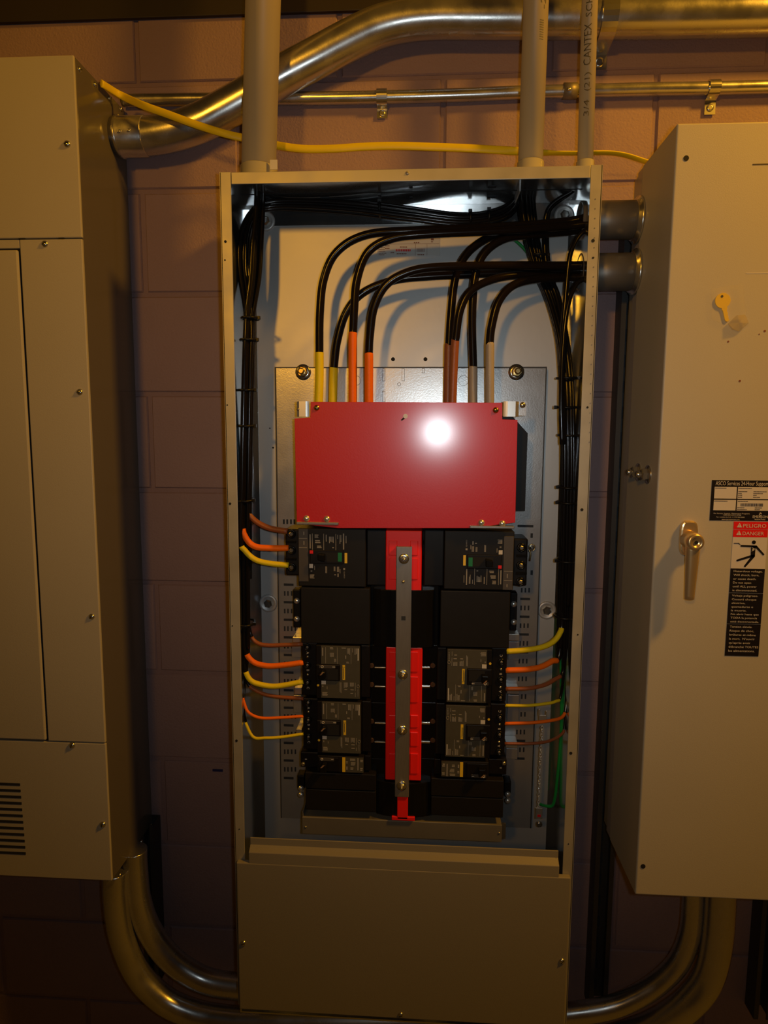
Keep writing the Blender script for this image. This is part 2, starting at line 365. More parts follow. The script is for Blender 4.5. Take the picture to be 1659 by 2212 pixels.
sm = MB().pbox(1612, 589, 1700, 590.5, RY - 0.0004, RY); sm.build('scratch', 'cream', rc)
sp_ = MB()
for x, y, r in ((1598, 823, 1.6), (1573, 738, 1.4), (1652, 715, 1.6), (1640, 722, 1.0)):
    disc(sp_, P(x, y, RY), r * 0.0011, 0.0004)
sp_.build('rust_spot', 'inkred', rc)
for x, y in ((1379, 1020), (1400, 1025)):
    p = PX(x, y, RX); hexbolt('hex_bolt', p, (-1, 0, 0), 0.0105, rc, 'zinc')
# handle
hp = P(1484, 1161, RY)
hs = pxs(1484, 1161, RY)
esc = []
for i in range(24):
    a = 2 * math.pi * i / 24; e = 0.55
    esc.append((hp.x + 19 * hs * abs(math.cos(a)) ** e * (1 if math.cos(a) > 0 else -1), hp.z + 39 * hs * abs(math.sin(a)) ** e * (1 if math.sin(a) > 0 else -1)))
hd = MB().prism(esc, RY - 0.010, RY).build('escutcheon', 'handle', rc, label='plated backing plate of the lever', bevel=0.003)
hub = MB().lathe((hp.x, RY - 0.008, hp.z - 3 * hs), (0, -1, 0), [(0, 0.0150), (0.024, 0.0145), (0.030, 0.0125), (0.0305, 0.008), (0.029, 0.0076), (0.029, 0.0001)], 20)
lv = [(-0.0125, 0.0), (-0.0125, -0.006)]
z0 = hp.z - 3 * hs; z1 = P(1487, 1297, RY - 0.03).z
def lever():
    mb = MB(); rings = []
    n = 12
    for t in (0.0, 0.15, 0.4, 0.7, 0.93, 0.985, 1.0):
        z = z0 + (z1 - z0) * t; w = 0.0125 - 0.0045 * t; d = 0.0085 - 0.0025 * t
        if t > 0.99: w *= 0.75; d *= 0.7
        for k in range(n):
            a = 2 * math.pi * k / n
            mb.v.append(Vector((hp.x - 0.001 * t + w * math.cos(a), RY - 0.026 + d * math.sin(a), z)))
    for i in range(6):
        for k in range(n):
            mb.f.append((i * n + k, i * n + (k + 1) % n, (i + 1) * n + (k + 1) % n, (i + 1) * n + k)); mb.sm.append(True)
    mb.f.append(tuple(range(n))); mb.sm.append(False); mb.f.append(tuple(range(6 * n, 7 * n))); mb.sm.append(False)
    return mb
h = hub.build('handle_hub', 'handle', rc); 
MB().cyl((hp.x, RY - 0.0372, hp.z - 3 * hs), (hp.x, RY - 0.0384, hp.z - 3 * hs), 0.0028, n=10).build('keyhole', 'hole', h)
lever().build('lever', 'handle', rc, label='tapered plated lever hanging down')
# service label (flat print)
lab = thing('service_sticker', 'black edged service label with white boxes and barcode beside the lever', 'label', P(1600, 1123, RY))
a = P(1538, 1037, RY); b = P(1535, 1124, RY); sw = pxs(1600, 1080, RY)
X0, Z1, Z0 = a.x, a.z, b.z; X1 = P(1665, 1080, RY).x; SW, SH = X1 - X0, Z1 - Z0
YS = RY - 0.0006
MB().box(X0, X1, YS, RY, Z0, Z1).build('sticker', 'blacklab', lab)
def L(u, v): return (X0 + SW * u, Z1 - SH * v)
bx = MB()
for u0, v0, u1, v1 in ((0.05, 0.165, 0.42, 0.455), (0.44, 0.165, 0.975, 0.455), (0.05, 0.485, 0.42, 0.745), (0.44, 0.485, 0.975, 0.745)):
    p, q = L(u0, v0), L(u1, v1); bx.box(p[0], q[0], YS - 0.0003, YS, p[1], q[1])
bx.build('white_box', 'cream', lab)
tx = MB(); YT = YS - 0.0005
def T(mb, s, u, v, w, cap=None, Yt=YT): put_text(mb, s, (L(u, v)[0], Yt, L(u, v)[1]), DX, DZ, width=w * SW, cap=cap)
T(tx, 'ASCO Services 24-Hour Support', 0.06, 0.125, 0.88, 0.0068)
T(tx, 'For Service, Support, Maintenance Programs', 0.06, 0.835, 0.60, 0.0019)
T(tx, '1-800-800-ASCO (2726)', 0.22, 0.875, 0.30, 0.0019)
T(tx, 'For outside the U.S. +1 973-966-2000', 0.11, 0.925, 0.47, 0.0019)
T(tx, 'www.ascoservices.com', 0.20, 0.985, 0.30, 0.0019)
T(tx, 'EMERSON', 0.715, 0.925, 0.25, 0.0042)
T(tx, 'Network Power', 0.75, 0.975, 0.18, 0.0022)
for k in range(5):
    p = L(0.84, 0.84); a0 = k * 1.15 + 0.3
    tx.prism([(p[0] + r * math.cos(aa) * 0.6, p[1] + r * math.sin(aa)) for r, aa in ((0.0036, a0), (0.0036, a0 + 0.7), (0.0016, a0 + 0.9), (0.0016, a0))], YT, YS)
tx.build('lettering', 'cream', lab)
ik = MB()
def bar(mb, u0, v0, u1, v1, Y=YT):
    p, q = L(u0, v0), L(u1, v1); mb.box(p[0], q[0], Y, Y + 0.0003, p[1], q[1])
for u, v, w in ((0.06, 0.195, 0.19), (0.45, 0.195, 0.22), (0.06, 0.515, 0.22), (0.45, 0.515, 0.17),
                (0.45, 0.275, 0.15), (0.70, 0.275, 0.22), (0.45, 0.32, 0.06), (0.70, 0.32, 0.16), (0.45, 0.365, 0.07), (0.70, 0.365, 0.06), (0.45, 0.415, 0.07), (0.70, 0.415, 0.12),
                (0.45, 0.675, 0.12), (0.74, 0.675, 0.12), (0.45, 0.72, 0.16), (0.74, 0.72, 0.09)):
    n = max(2, int(w / 0.018))
    for i in range(n): bar(ik, u + w * i / n, v - 0.010, u + w * (i + 0.72) / n, v + 0.010)
x = 0.50
while x < 0.87:
    w = random.choice((0.004, 0.007, 0.010)); bar(ik, x, 0.565, x + w, 0.64); x += w + random.choice((0.004, 0.007))
ik.build('print', 'ink', lab)
# danger label
X0 = P(1578, 1230, RY).x; X1 = P(1652, 1230, RY).x; Z1 = P(1620, 1127, RY).z; Z0 = P(1600, 1417, RY).z; SW, SH = X1 - X0, Z1 - Z0
dl = thing('danger_sticker', 'tall danger label with red headings and falling figure below the service label', 'label', ((X0 + X1) / 2, RY, Z0))
DL = dl
def vv(y): return (Z1 - P(1605, y, RY).z) / SH
v1, v2, v3, v4 = vv(1160), vv(1228), vv(1281), vv(1348)
YS = RY - 0.0006; YT = YS - 0.0005
def band(name, m, va, vb):
    p, q = L(0, va), L(1, vb); return MB().box(p[0], q[0], YS, RY, p[1], q[1]).build(name, m, dl)
vm = (v1) / 2
band('red_heading', 'redlab', 0, vm - 0.0016); band('red_heading', 'redlab', vm + 0.0016, v1)
band('pictogram_panel', 'cream', v1 + 0.001, v2)
band('text_panel', 'blacklab', v2, v3 - 0.0015); band('text_panel', 'blacklab', v3 + 0.0015, v4 - 0.0015); band('text_panel', 'blacklab', v4 + 0.0015, 1.0)
tx = MB(); capb = SH * vm * 0.46
T(tx, 'PELIGRO', 0.27, vm * 0.74, 0.67, capb, YT); T(tx, 'DANGER', 0.27, vm + (v1 - vm) * 0.74, 0.62, capb, YT)
for vc in (vm * 0.74, vm + (v1 - vm) * 0.74):
    p = L(0.09, vc); s_ = SW * 0.15
    tx.prism([(p[0], p[1]), (p[0] + s_, p[1]), (p[0] + s_ / 2, p[1] + s_ * 0.9)], YT, YS)
tx.build('heading_lettering', 'cream', dl)
ex = MB()
for vc in (vm * 0.74, vm + (v1 - vm) * 0.74):
    p = L(0.165, vc); put_text(ex, '!', (p[0] - 0.0008, YT - 0.0003, p[1] + 0.0010), DX, DZ, cap=SW * 0.085)
ex.build('exclamation_mark', 'redlab', dl)
tx = MB()
def lines(ls, va, vb, pad):
    n = len(ls); stp = (vb - va - pad) / n
    for i, (s, w) in enumerate(ls): T(tx, s, 0.09, va + stp * (i + 0.78) + 0.004, w, SH * stp * 0.52, YT)
lines((('Hazardous voltage.', 0.84), ('Will shock, burn,', 0.75), ('or cause death.', 0.67), ('Do not open', 0.53), ('until ALL power', 0.70), ('is disconnected.', 0.72)), v2, v3, 0.012)
lines((('Voltaje peligroso.', 0.76), ('Causará choque', 0.72), ('eléctrico,', 0.40), ('quemaduras o', 0.64), ('la muerte.', 0.45), ('No abrir hasta que', 0.82), ('TODA la potencia', 0.78), ('esté desconectada.', 0.84)), v3, v4, 0.010)
lines((('Tension elevée.', 0.66), ('Risque de choc,', 0.72), ('brûlures et même', 0.78), ('la mort.  N’ouvrir', 0.76), ('qu’après avoir', 0.64), ('débranché TOUTES', 0.88), ('les alimentations.', 0.78)), v4, 1.0, 0.030)
tx.build('lettering', 'cream', dl)
# pictogram, drawn from zoomed pixels
def pp(x, y):                              # zoom pixel -> label x,z  (panel 555..1330 / 1385..2085)
    u = (x - 565 + (y - 1385) * 0.075) / 765.0; v = v1 + (v2 - v1) * (y - 1385) / 700.0
    return L(u, v)
pg = MB()
def limb(a, b, w0, w1, mb=None):
    mb = mb or pg
    A, B = Vector(pp(*a)), Vector(pp(*b)); k = SW / 765.0; d = (B - A).normalized(); nrm = Vector((-d.y, d.x)); poly = []
    for c, w, s0 in ((A, w0, 0), (B, w1, math.pi)):
        for i in range(7):
            t = math.pi / 2 + math.pi * i / 6 + s0
            q = c + (d * math.cos(t) + nrm * math.sin(t)) * (w * k); poly.append((q.x, q.y))
    mb.prism(poly, YT, YS)
limb((1030, 1495), (1030, 1496), 44, 44); limb((750, 1580), (1080, 1590), 20, 24); limb((1080, 1595), (1240, 1765), 26, 20)
limb((1015, 1620), (1005, 1790), 50, 46); limb((985, 1800), (660, 1905), 26, 22); limb((1020, 1800), (830, 2030), 34, 22)
limb((590, 1525), (690, 1525), 8, 9); limb((690, 1525), (725, 1552), 10, 6)
pg.build('falling_figure', 'blacklab', dl)
bo = MB(); bo.prism([pp(*q) for q in ((975, 1605), (1060, 1645), (1010, 1665), (1040, 1668), (975, 1700), (1000, 1668), (985, 1650), (1020, 1645))], YT - 0.0003, YT)
bo.build('lightning_bolt', 'cream', dl)
# key under clear tape
kp = P(1560, 650, RY)
ky = thing('key', 'small brass key taped flat on the tall right cabinet', 'key', kp)
ks = pxs(1560, 650, RY)
kb = MB().cyl((kp.x, RY - 0.0005, kp.z), (kp.x, RY - 0.0027, kp.z), 16.5 * ks, n=24, smooth=False)
A = P(1563, 664, RY); B = P(1570, 695, RY)
d = (B - A).normalized(); nn = Vector((d.z, 0, -d.x)); wq = 5.5 * ks
poly = []
for t, w in ((-0.1, 6.0), (0.15, 6.0), (0.2, 4.6), (0.85, 4.6), (1.0, 2.0)):
    poly.append((A + (B - A) * t) + nn * (w * ks))
for t, w in ((1.0, 2.0), (0.9, 4.5), (0.8, 3.0), (0.7, 4.6), (0.58, 3.2), (0.45, 4.7), (0.33, 3.4), (0.2, 4.6), (0.15, 6.0), (-0.1, 6.0)):
    poly.append((A + (B - A) * t) - nn * (w * ks))
kb.prism([(q.x, q.z) for q in poly], RY - 0.0026, RY - 0.0006)
kb.build('key_blank', 'keybrass', ky)
q = P(1558, 641, RY); MB().cyl((q.x, RY - 0.0024, q.z), (q.x, RY - 0.0031, q.z), 2.8 * ks, n=12).build('key_hole', 'hole', ky)
tp = thing('clear_tape', 'crumpled piece of clear tape over the brass key', 'tape', P(1585, 715, RY))
poly = [P(x, y, RY) for x, y in ((1534, 625), (1602, 614), (1606, 650), (1612, 700), (1592, 718), (1570, 706), (1535, 690))]
MB().prism([(q.x, q.z) for q in poly], RY - 0.0042, RY - 0.0036).build('film', 'film', tp)
cr = [P(x, y, RY) for x, y in ((1570, 700), (1588, 683), (1607, 681), (1612, 700), (1594, 717), (1578, 712))]
mb = MB(); cc = sum(cr, Vector()) / 6; cc.y = RY - 0.0085
vs = [(q.x, RY - 0.0045 - 0.004 * (i % 2), q.z) for i, q in enumerate(cr)] + [tuple(cc)] + [(q.x, RY - 0.0036, q.z) for q in cr]
mb.add(vs, [(i, (i + 1) % 6, 6) for i in range(6)] + [(i, 7 + i, 7 + (i + 1) % 6, (i + 1) % 6) for i in range(6)] + [tuple(range(12, 6, -1))])
fm = mat('crumpled_tape', (0.6, 0.5, 0.32), 0.12, alpha=0.28); M['film2'] = fm
mb.build('crumpled_corner', 'film2', tp)

# ------------------------------------------------------------------ panelboard enclosure
XL, XR, ZT, ZB, FY = -0.3551, 0.2906, 1.9483, 0.352, -0.203
BY = -0.045
FW = 0.0195
pe = thing('panelboard_enclosure', 'open galvanized panelboard box full of breakers on block wall', 'electrical box', ((XL + XR) / 2, -0.1, ZB))
MB().box(XL + 0.004, XR - 0.004, BY, BY + 0.003, ZB, ZT - 0.004).build('back_sheet', 'galv', pe)
MB().box(XL + 0.003, XL + 0.006, FY + 0.002, BY, ZB, ZT - 0.004).build('side_wall', 'galv_wall', pe)
MB().box(XR - 0.006, XR - 0.003, FY + 0.002, BY, ZB, ZT - 0.004).build('side_wall', 'galv_wall', pe)
MB().box(XL + 0.0061, XR - 0.0061, FY + 0.002, BY, ZT - 0.006, ZT - 0.003).build('top_wall', 'galv_wall', pe)
MB().box(XL + 0.0061, XR - 0.0061, FY + 0.002, BY, ZB, ZB + 0.003).build('bottom_wall', 'galv_wall', pe)
def lip(x0, x1, z0, z1, name='front_flange'):
    return MB().box(x0, x1, FY, FY + 0.0022, z0, z1).build(name, 'flange', pe, bevel=0.0009)
fl = lip(XL, XL + FW, ZB + 0.02, ZT); fr = lip(XR - FW, XR, ZB + 0.02, ZT); ft = lip(XL + FW + 0.0006, XR - FW - 0.0006, ZT - 0.0205, ZT - 0.0008)
# returned lip edges
MB().box(XL, XL + 0.0020, FY, FY + 0.02, ZB + 0.02, ZT).build('flange_return', 'flange', pe)
MB().box(XR - 0.0020, XR, FY, FY + 0.02, ZB + 0.02, ZT).build('flange_return', 'flange', pe)
hl = MB()
for x, y, r in ((487, 522, 2.6), (486, 562, 1.6), (491, 875, 1.5), (497, 1088, 2.6), (502, 1352, 1.5), (511, 1600, 2.8), (517, 1791, 1.4)): disc(hl, P(x, y, FY), r * 0.00088)
hl.build('screw_holes', 'hole', pe, kind='stuff')
hl = MB()
for x, y, r in ((1281, 520, 3.2), (1281, 557, 2.0), (1269, 880, 2.2), (1257, 1101, 3.0), (1248, 1371, 1.6), (1233, 1627, 3.2), (1228, 1823, 1.4)): disc(hl, P(x, y, FY), r * 0.00088)
hl.build('screw_holes', 'hole', pe, kind='stuff')
hl = MB()
for i in range(26):
    y = 430 + i * 21; x = 1287 - (y - 430) * 0.0247 - 1
    disc(hl, P(x, y, FY), 0.0011, 0.0004, 8)
hl.build('scale_dots', 'strap', pe, kind='stuff')
screw('screw', P(880, 374, FY), (0, -1, 0), 0.0035, pe, 'flange')
# top wall: seam and slots
TZ = ZT - 0.006
def PZ(px, py, Z):
    d = RIGHT * ((px - W / 2) / F) + UP * ((H / 2 - py) / F) + FWD
    return CAM + d * ((Z - CAM.z) / d.z)
ysm = PZ(900, 414.5, TZ).y
MB().box(XL + 0.012, XR - 0.012, ysm - 0.0012, ysm + 0.0012, TZ - 0.0006, TZ + 0.001).build('seam', 'hole', pe)
for px, py, w in ((700, 409, 9), (702, 428, 9), (888, 404, 3.5), (888, 427, 3.5), (1063, 403, 9), (1062, 425, 9)):
    c = PZ(px, py, TZ); k = w * 0.00088
    MB().box(c.x - k, c.x + k, c.y - 0.0045, c.y + 0.0045, TZ - 0.0012, TZ + 0.0005).build('knockout', 'slot', pe, bevel=0.001)
q = PZ(1115, 420, TZ); MB().box(q.x - 0.0012, q.x + 0.0012, q.y - 0.05, q.y + 0.03, TZ - 0.012, TZ).build('stop_tab', 'galv', pe)
# side-wall corner bend strips at the back, widened to throw back the flash
MB().prism([(XL + 0.006, ZB + 0.01), (XL + 0.020, ZB + 0.01), (XL + 0.020, ZT - 0.01), (XL + 0.006, ZT - 0.01)], BY - 0.0012, BY).build('corner_strip', 'galv_wall', pe)
MB().box(XR - 0.020, XR - 0.006, BY - 0.0012, BY, ZB + 0.01, ZT - 0.01).build('corner_strip', 'galv_wall', pe)
MB().box(XL + 0.0202, XR - 0.0202, BY - 0.0011, BY, ZT - 0.041, ZT - 0.0062).build('flash_return_strip', 'galv_wall', pe)  # smooth strip added to return the flash and brighten the top wall
# mounting dimples
for x, y in ((574, 478), (1219, 466), (580, 1303), (1181, 1318)):
    c = P(x, y, BY); cup = MB().lathe(c, (0, -1, 0), [(-0.001, 0.0195), (0.0025, 0.0185), (0.004, 0.0145), (0.002, 0.0128), (0.0012, 0.0001)], 24)
    dm = cup.build('mounting_dimple', 'galv', pe)
    MB().lathe(c, (0, -1, 0), [(0.001, 0.0095), (0.006, 0.0092), (0.0085, 0.006)], 6, smooth=False).build('bolt_head', 'zinc', dm)
hl = MB()
for x, y, r in ((849, 776, 4.2), (919, 776, 4.2), (590, 967, 2), (583, 925, 1.6)): disc(hl, P(x, y, BY), r * 0.00092)
hl.build('back_holes', 'hole', pe, kind='stuff')
# rating plate
a = P(815, 553, BY); b = P(951, 512, BY)
rp = MB().box(a.x, b.x, BY - 0.0008, BY, a.z, b.z).build('rating_plate', 'plate', pe, label='pale printed rating label', bevel=0.0006)
ik = MB(); Yp = BY - 0.0012
def pbar(mb, x0, y0, x1, y1, Y, n=1, gap=0.3):
    for i in range(n):
        w = (x1 - x0) / n; mb.pbox(x0 + w * i, y0, x0 + w * (i + 1 - gap), y1, Y, Y + 0.0003)
for y in (530, 534, 538, 542, 546, 549.5): pbar(ik, 818, y, 832 + random.uniform(-3, 4), y + 1.6, Yp, 5)
for x, y, w, n in ((832, 530, 10, 4), (832, 535.5, 10, 4), (844, 544.5, 8, 3), (864, 532.5, 16, 5), (857, 547, 22, 6), (894, 523, 13, 3), (931, 521, 5, 2), (900, 537, 18, 6), (900, 541, 18, 6), (902, 549, 15, 4)): pbar(ik, x, y, x + w, y + 2.2, Yp, n)
ik.pbox(897, 525, 897.6, 552, Yp, Yp + 0.0003); ik.pbox(922, 527, 922.5, 552, Yp, Yp + 0.0003); ik.pbox(817, 526.5, 949, 527, Yp, Yp + 0.0003)
ik.pbox(931, 515, 937, 519, Yp, Yp + 0.0003)
ik.build('print', 'inkred', rp)
mb = MB(); pbar(mb, 855, 538, 888, 543, Yp, 9); mb.build('print', 'redlab', rp)

# lower cover
CY = -0.2145
x0, x1 = P(512, 1950, CY).x, P(1231, 1950, CY).x
zt = P(870, 1880, CY).z; z1 = P(875, 1853, CY).z; zl = P(872, 1836, CY).z
lcov = thing('lower_cover', 'beige grey flat cover plate closing the bottom of open panelboard', 'cover', ((x0 + x1) / 2, CY, 0.37))
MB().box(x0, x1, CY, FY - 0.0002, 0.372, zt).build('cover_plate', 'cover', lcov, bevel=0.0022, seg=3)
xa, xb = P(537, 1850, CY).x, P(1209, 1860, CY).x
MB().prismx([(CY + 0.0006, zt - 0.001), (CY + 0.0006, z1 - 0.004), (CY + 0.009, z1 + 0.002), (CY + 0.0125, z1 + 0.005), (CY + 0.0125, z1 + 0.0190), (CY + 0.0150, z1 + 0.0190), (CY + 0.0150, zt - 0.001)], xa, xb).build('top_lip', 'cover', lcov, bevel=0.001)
hl = MB()
for x, y in ((543, 1829), (1201, 1857)): disc(hl, P(x, y, CY + 0.0124), 0.0036)
hl.build('lip_holes', 'hole', lcov, kind='stuff')
for x, y in ((526, 2037), (1214, 2076), (866, 2192)): screw('screw', P(x, y, CY), (0, -1, 0), 0.0058, lcov)

# ------------------------------------------------------------------ mounting pan
PY = -0.062
px0, px1 = P(598, 1000, PY).x, P(1172, 1000, PY).x; pz1, pz0 = P(880, 795, PY).z, P(880, 1778, PY).z
pan = thing('mounting_pan', 'silver slotted mounting pan behind the breakers', 'mounting plate', ((px0 + px1) / 2, PY, pz0))
mb = MB().box(px0, px1, PY, PY + 0.002, pz0, pz1)
mb.box(px0, px0 + 0.002, PY, BY, pz0, pz1).box(px1 - 0.002, px1, PY, BY, pz0, pz1)
mb.build('pan_sheet', 'galv_pan', pan, bevel=0.0008)
MB().box(px0, px1, PY - 0.0006, PY + 0.004, pz1, pz1 + 0.0022).box(px1 - 0.0002, px1 + 0.0022, PY - 0.0006, PY + 0.004, pz0, pz1 + 0.0022).box(px0 - 0.0016, px0, PY - 0.0006, PY + 0.004, pz0, pz1 + 0.0022).build('shadow_hem', 'strut', pan)  # pan's bent edge, coloured dark as the shadow line around it
sl = MB()
for i in range(12):
    y = 1263 + 38 * i
    sl.pbox(613, y - 2.5, 634, y + 2.5, PY - 0.0004, PY)
    if i < 11:
        for x in (615, 622, 630, 638): sl.pbox(x - 1.6, y + 14, x + 1.6, y + 24, PY - 0.0004, PY)
for x in (613, 620.5, 628.5, 636): sl.pbox(x - 2, 1122, x + 2, 1132, PY - 0.0004, PY)
sl.build('slots', 'slot', pan, kind='stuff')
sl = MB()
for i in range(10):
    y = 1294 + 38.3 * i; d_ = -i * 1.3
    sl.pbox(1124 + d_, y - 2.5, 1145 + d_, y + 2.5, PY - 0.0004, PY)
    for x in (1127, 1135, 1143): sl.pbox(x - 1.7 + d_, y - 24, x + 1.7 + d_, y - 14, PY - 0.0004, PY)
sl.pbox(1118, 1134, 1152, 1139, PY - 0.0004, PY)
for y in (1157, 1237): sl.pbox(1146, y - 5, 1151, y + 5, PY - 0.0004, PY)
sl.build('slots', 'slot', pan, kind='stuff')
em = MB()
for x, y0_, y1_ in ((829, 796, 823), (871, 796, 823), (915, 796, 806), (829, 845, 868)): em.pbox(x - 3, y0_, x + 3, y1_, PY - 0.0012, PY)
em.build('embossed_ribs', 'galv_pan', pan, bevel=0.0006, kind='stuff')
em = MB()
for x, y, r in ((1001, 822, 10.5), (862, 830, 3.5), (770, 822, 10)):
    c = P(x, y, PY); pts = [c + Vector((math.cos(a * 0.2618) * r * 0.0009, -0.0002, math.sin(a * 0.2618) * r * 0.0009)) for a in range(25)]
    em.tube(pts, 0.0004, 5, caps=False)
em.build('knockout_rings', 'strap', pan, kind='stuff')
for x, y in ((655, 804), (1115, 804)):
    c = P(x, y, PY); st = MB().lathe(c, (0, -1, 0), [(-0.001, 0.0155), (0.0018, 0.0155), (0.002, 0.008)], 24).build('stud_washer', 'zinc', pan)
    MB().lathe(c, (0, -1, 0), [(0.0018, 0.0105), (0.011, 0.0105), (0.012, 0.009)], 6, smooth=False).lathe(c, (0, -1, 0), [(0.010, 0.0062), (0.024, 0.0062), (0.026, 0.004)], 12).build('stud', 'brass', st)
# silver side clips
for x0_, y0_, x1_, y1_ in ((632, 1377, 652, 1388), (636, 1486, 652, 1500), (640, 1575, 652, 1588), (1097, 1370, 1122, 1384), (1095, 1488, 1121, 1499), (1092, 1604, 1118, 1616)):
    c = MB().pbox(x0_, y0_, x1_, y1_, -0.092, PY).build('clip', 'clip', pan, bevel=0.0008)
for x0_, y0_, x1_, y1_ in ((1098, 1386, 1122, 1426), (1096, 1501, 1121, 1560), (1093, 1617, 1118, 1640), (630, 1390, 651, 1420), (634, 1502, 651, 1540)):
    MB().pbox(x0_, y0_, x1_, y1_, -0.078, PY).build('clip_plate', 'galv_pan', pan, bevel=0.0008)

# ------------------------------------------------------------------ bus assembly
BYF = -0.165
bus = thing('bus_assembly', 'central bus stack with red spine and grey steel strap', 'busbar', P(872, 1720, -0.1))
MB().pbox(658, 1150, 1090, 1765, -0.084, PY - 0.0003).build('bus_base', 'black', bus, bevel=0.002)
MB().pbox(799, 1146, 834, 1690, -0.142, -0.084).build('bus_cover', 'black_gl', bus, bevel=0.002)
MB().pbox(909, 1146, 946, 1690, -0.142, -0.084).build('bus_cover', 'black_gl', bus, bevel=0.002)
# red spine: channel with low side flanges and raised cells
def red_part(y0_, y1_, nm):
    s = MB().pbox(833, y0_, 911, y1_, -0.158, -0.084).build(nm, 'red_spine', bus, bevel=0.002)
    return s
r1 = red_part(1146, 1278, 'red_spine'); r2 = red_part(1398, 1686, 'red_spine')
def cells(par, ys):
    for a_, b_ in ys:
        for xa_, xb_ in ((840, 858), (886, 903)):
            MB().pbox(xa_, a_, xb_, b_, -0.1600, -0.158).build('raised_cell', 'red_spine', par, bevel=0.0012)
cells(r1, ((1168, 1200), (1206, 1252))); cells(r2, ((1408, 1452), (1462, 1518), (1545, 1572), (1582, 1612), (1628, 1672)))
def band_part(y0_, y1_, xa_, xb_):
    a_, b_ = P(xa_, y0_, -0.1625), P(xb_, y1_, -0.1625); cx_ = (a_.x + b_.x) / 2; hw = (b_.x - a_.x) / 2
    poly = [(cx_ + hw * u, -0.1625 + 0.010 * (abs(u) ** 3) + (0.05 if abs(u) > 1 else 0)) for u in (-1, -0.9, -0.75, -0.4, 0, 0.4, 0.75, 0.9, 1)]
    poly2 = poly + [(cx_ + hw, -0.09), (cx_ - hw, -0.09)]
    n = len(poly2); vs = [(x, y, b_.z) for x, y in poly2] + [(x, y, a_.z) for x, y in poly2]
    MB().add(vs, [tuple(range(n)), tuple(range(2 * n - 1, n - 1, -1))] + [(i, (i + 1) % n, n + (i + 1) % n, n + i) for i in range(n)]).build('black_saddle', 'black_gl', bus, bevel=0.001)
band_part(1274, 1401, 806, 937); band_part(1690, 1768, 812, 930)
# left pressed roundels beside the spine (right upper black cover)
for y in (1172, 1205, 1238):
    c = P(930, y, -0.142); MB().lathe(c, (0, -1, 0), [(-0.001, 0.014), (0.003, 0.0135), (0.005, 0.010), (0.0055, 0.0001)], 20).build('boss', 'black_gl', bus)
# steel strap
sx0, sx1 = P(855, 1450, -0.170).x, P(886, 1450, -0.170).x; sz1, sz0 = P(872, 1181, -0.170).z, P(870, 1722, -0.170).z
MB().box(sx0, sx1, -0.170, -0.1632, sz0, sz1).box(sx0, sx0 + 0.002, -0.170, -0.158, sz0 + 0.02, sz1).box(sx1 - 0.002, sx1, -0.170, -0.158, sz0 + 0.02, sz1).build('steel_strap', 'strap', bus, bevel=0.0012)
for y in (1207, 1457, 1577, 1697): 
    x = 872.5 - (y - 1207) * 0.010; hexbolt('strap_bolt', P(x, y, -0.170), (0, -1, 0), 0.0062, bus, 'zinc')
screw('rivet', P(871, 1257, -0.170), (0, -1, 0), 0.0032, bus, 'zinc', slot=False)
MB().pbox(867, 1331, 876, 1340, -0.1704, -0.1700).build('square_hole', 'slot', bus)
# red foot
a_, b_ = P(858, 1718, -0.160), P(880, 1768, -0.160)
MB().pbox(858, 1720, 881, 1770, -0.166, -0.110).pbox(846, 1765, 896, 1773, -0.166, -0.110).build('red_foot', 'red_spine', bus, bevel=0.001)
# finger bolts, with the silver reflections beside them built as bright strips
for y in (1437, 1478, 1557, 1598):
    for xc, sg in ((803, 1), (935, -1)):
        c = P(xc, y, -0.142); MB().lathe(c, (0, -1, 0), [(-0.001, 0.0050), (0.003, 0.0050), (0.0034, 0.0044)], 14).build('finger_bolt', 'brown_disc', bus)
        q0, q1 = P(xc + sg * 6, y + 4, -0.1445), P(xc + sg * 30, y + 7.5, -0.1445)
        MB().box(q0.x, q1.x, -0.1445, -0.142, q0.z, q1.z).build('finger_glint', 'glint', bus, bevel=0.0006)
for y in (1395, 1519, 1640):
    for xa_, xb_ in ((797, 834), (910, 946)):
        MB().pbox(xa_, y - 1.2, xb_, y + 1.2, -0.1432, -0.142).build('divider_rib', 'black_gl', bus, bevel=0.0005)

# ------------------------------------------------------------------ breakers
def breaker(cpx, cpy, label, hh, kind, Yf=BYF):
    root = thing('circuit_breaker', label, 'circuit breaker', P(cpx, cpy, Yf), 'moulded case breakers beside the bus')
    s = pxs(cpx, cpy, Yf); c = P(cpx, cpy, Yf)
    def B(mb, a, b, a2, b2, f=0.0, d=0.02): # local px rectangle, front at Yf - f, depth d
        return mb.box(c.x + a * s, c.x + a2 * s, Yf - f, Yf - f + d, c.z - b * s, c.z - b2 * s)
    def bars(mb, a, b, a2, b2, n, f, horiz=False):
        for i in range(n):
            if horiz: B(mb, a, b + (b2 - b) * i / n, a2 - random.uniform(0, (a2 - a) * 0.3), b + (b2 - b) * (i + 0.6) / n, f, 0.0004)
            else: B(mb, a + (a2 - a) * i / n, b, a + (a2 - a) * (i + 0.6) / n, b2 - random.uniform(0, (b2 - b) * 0.3), f, 0.0004)
    return root, s, c, B, bars
LABELS = {}
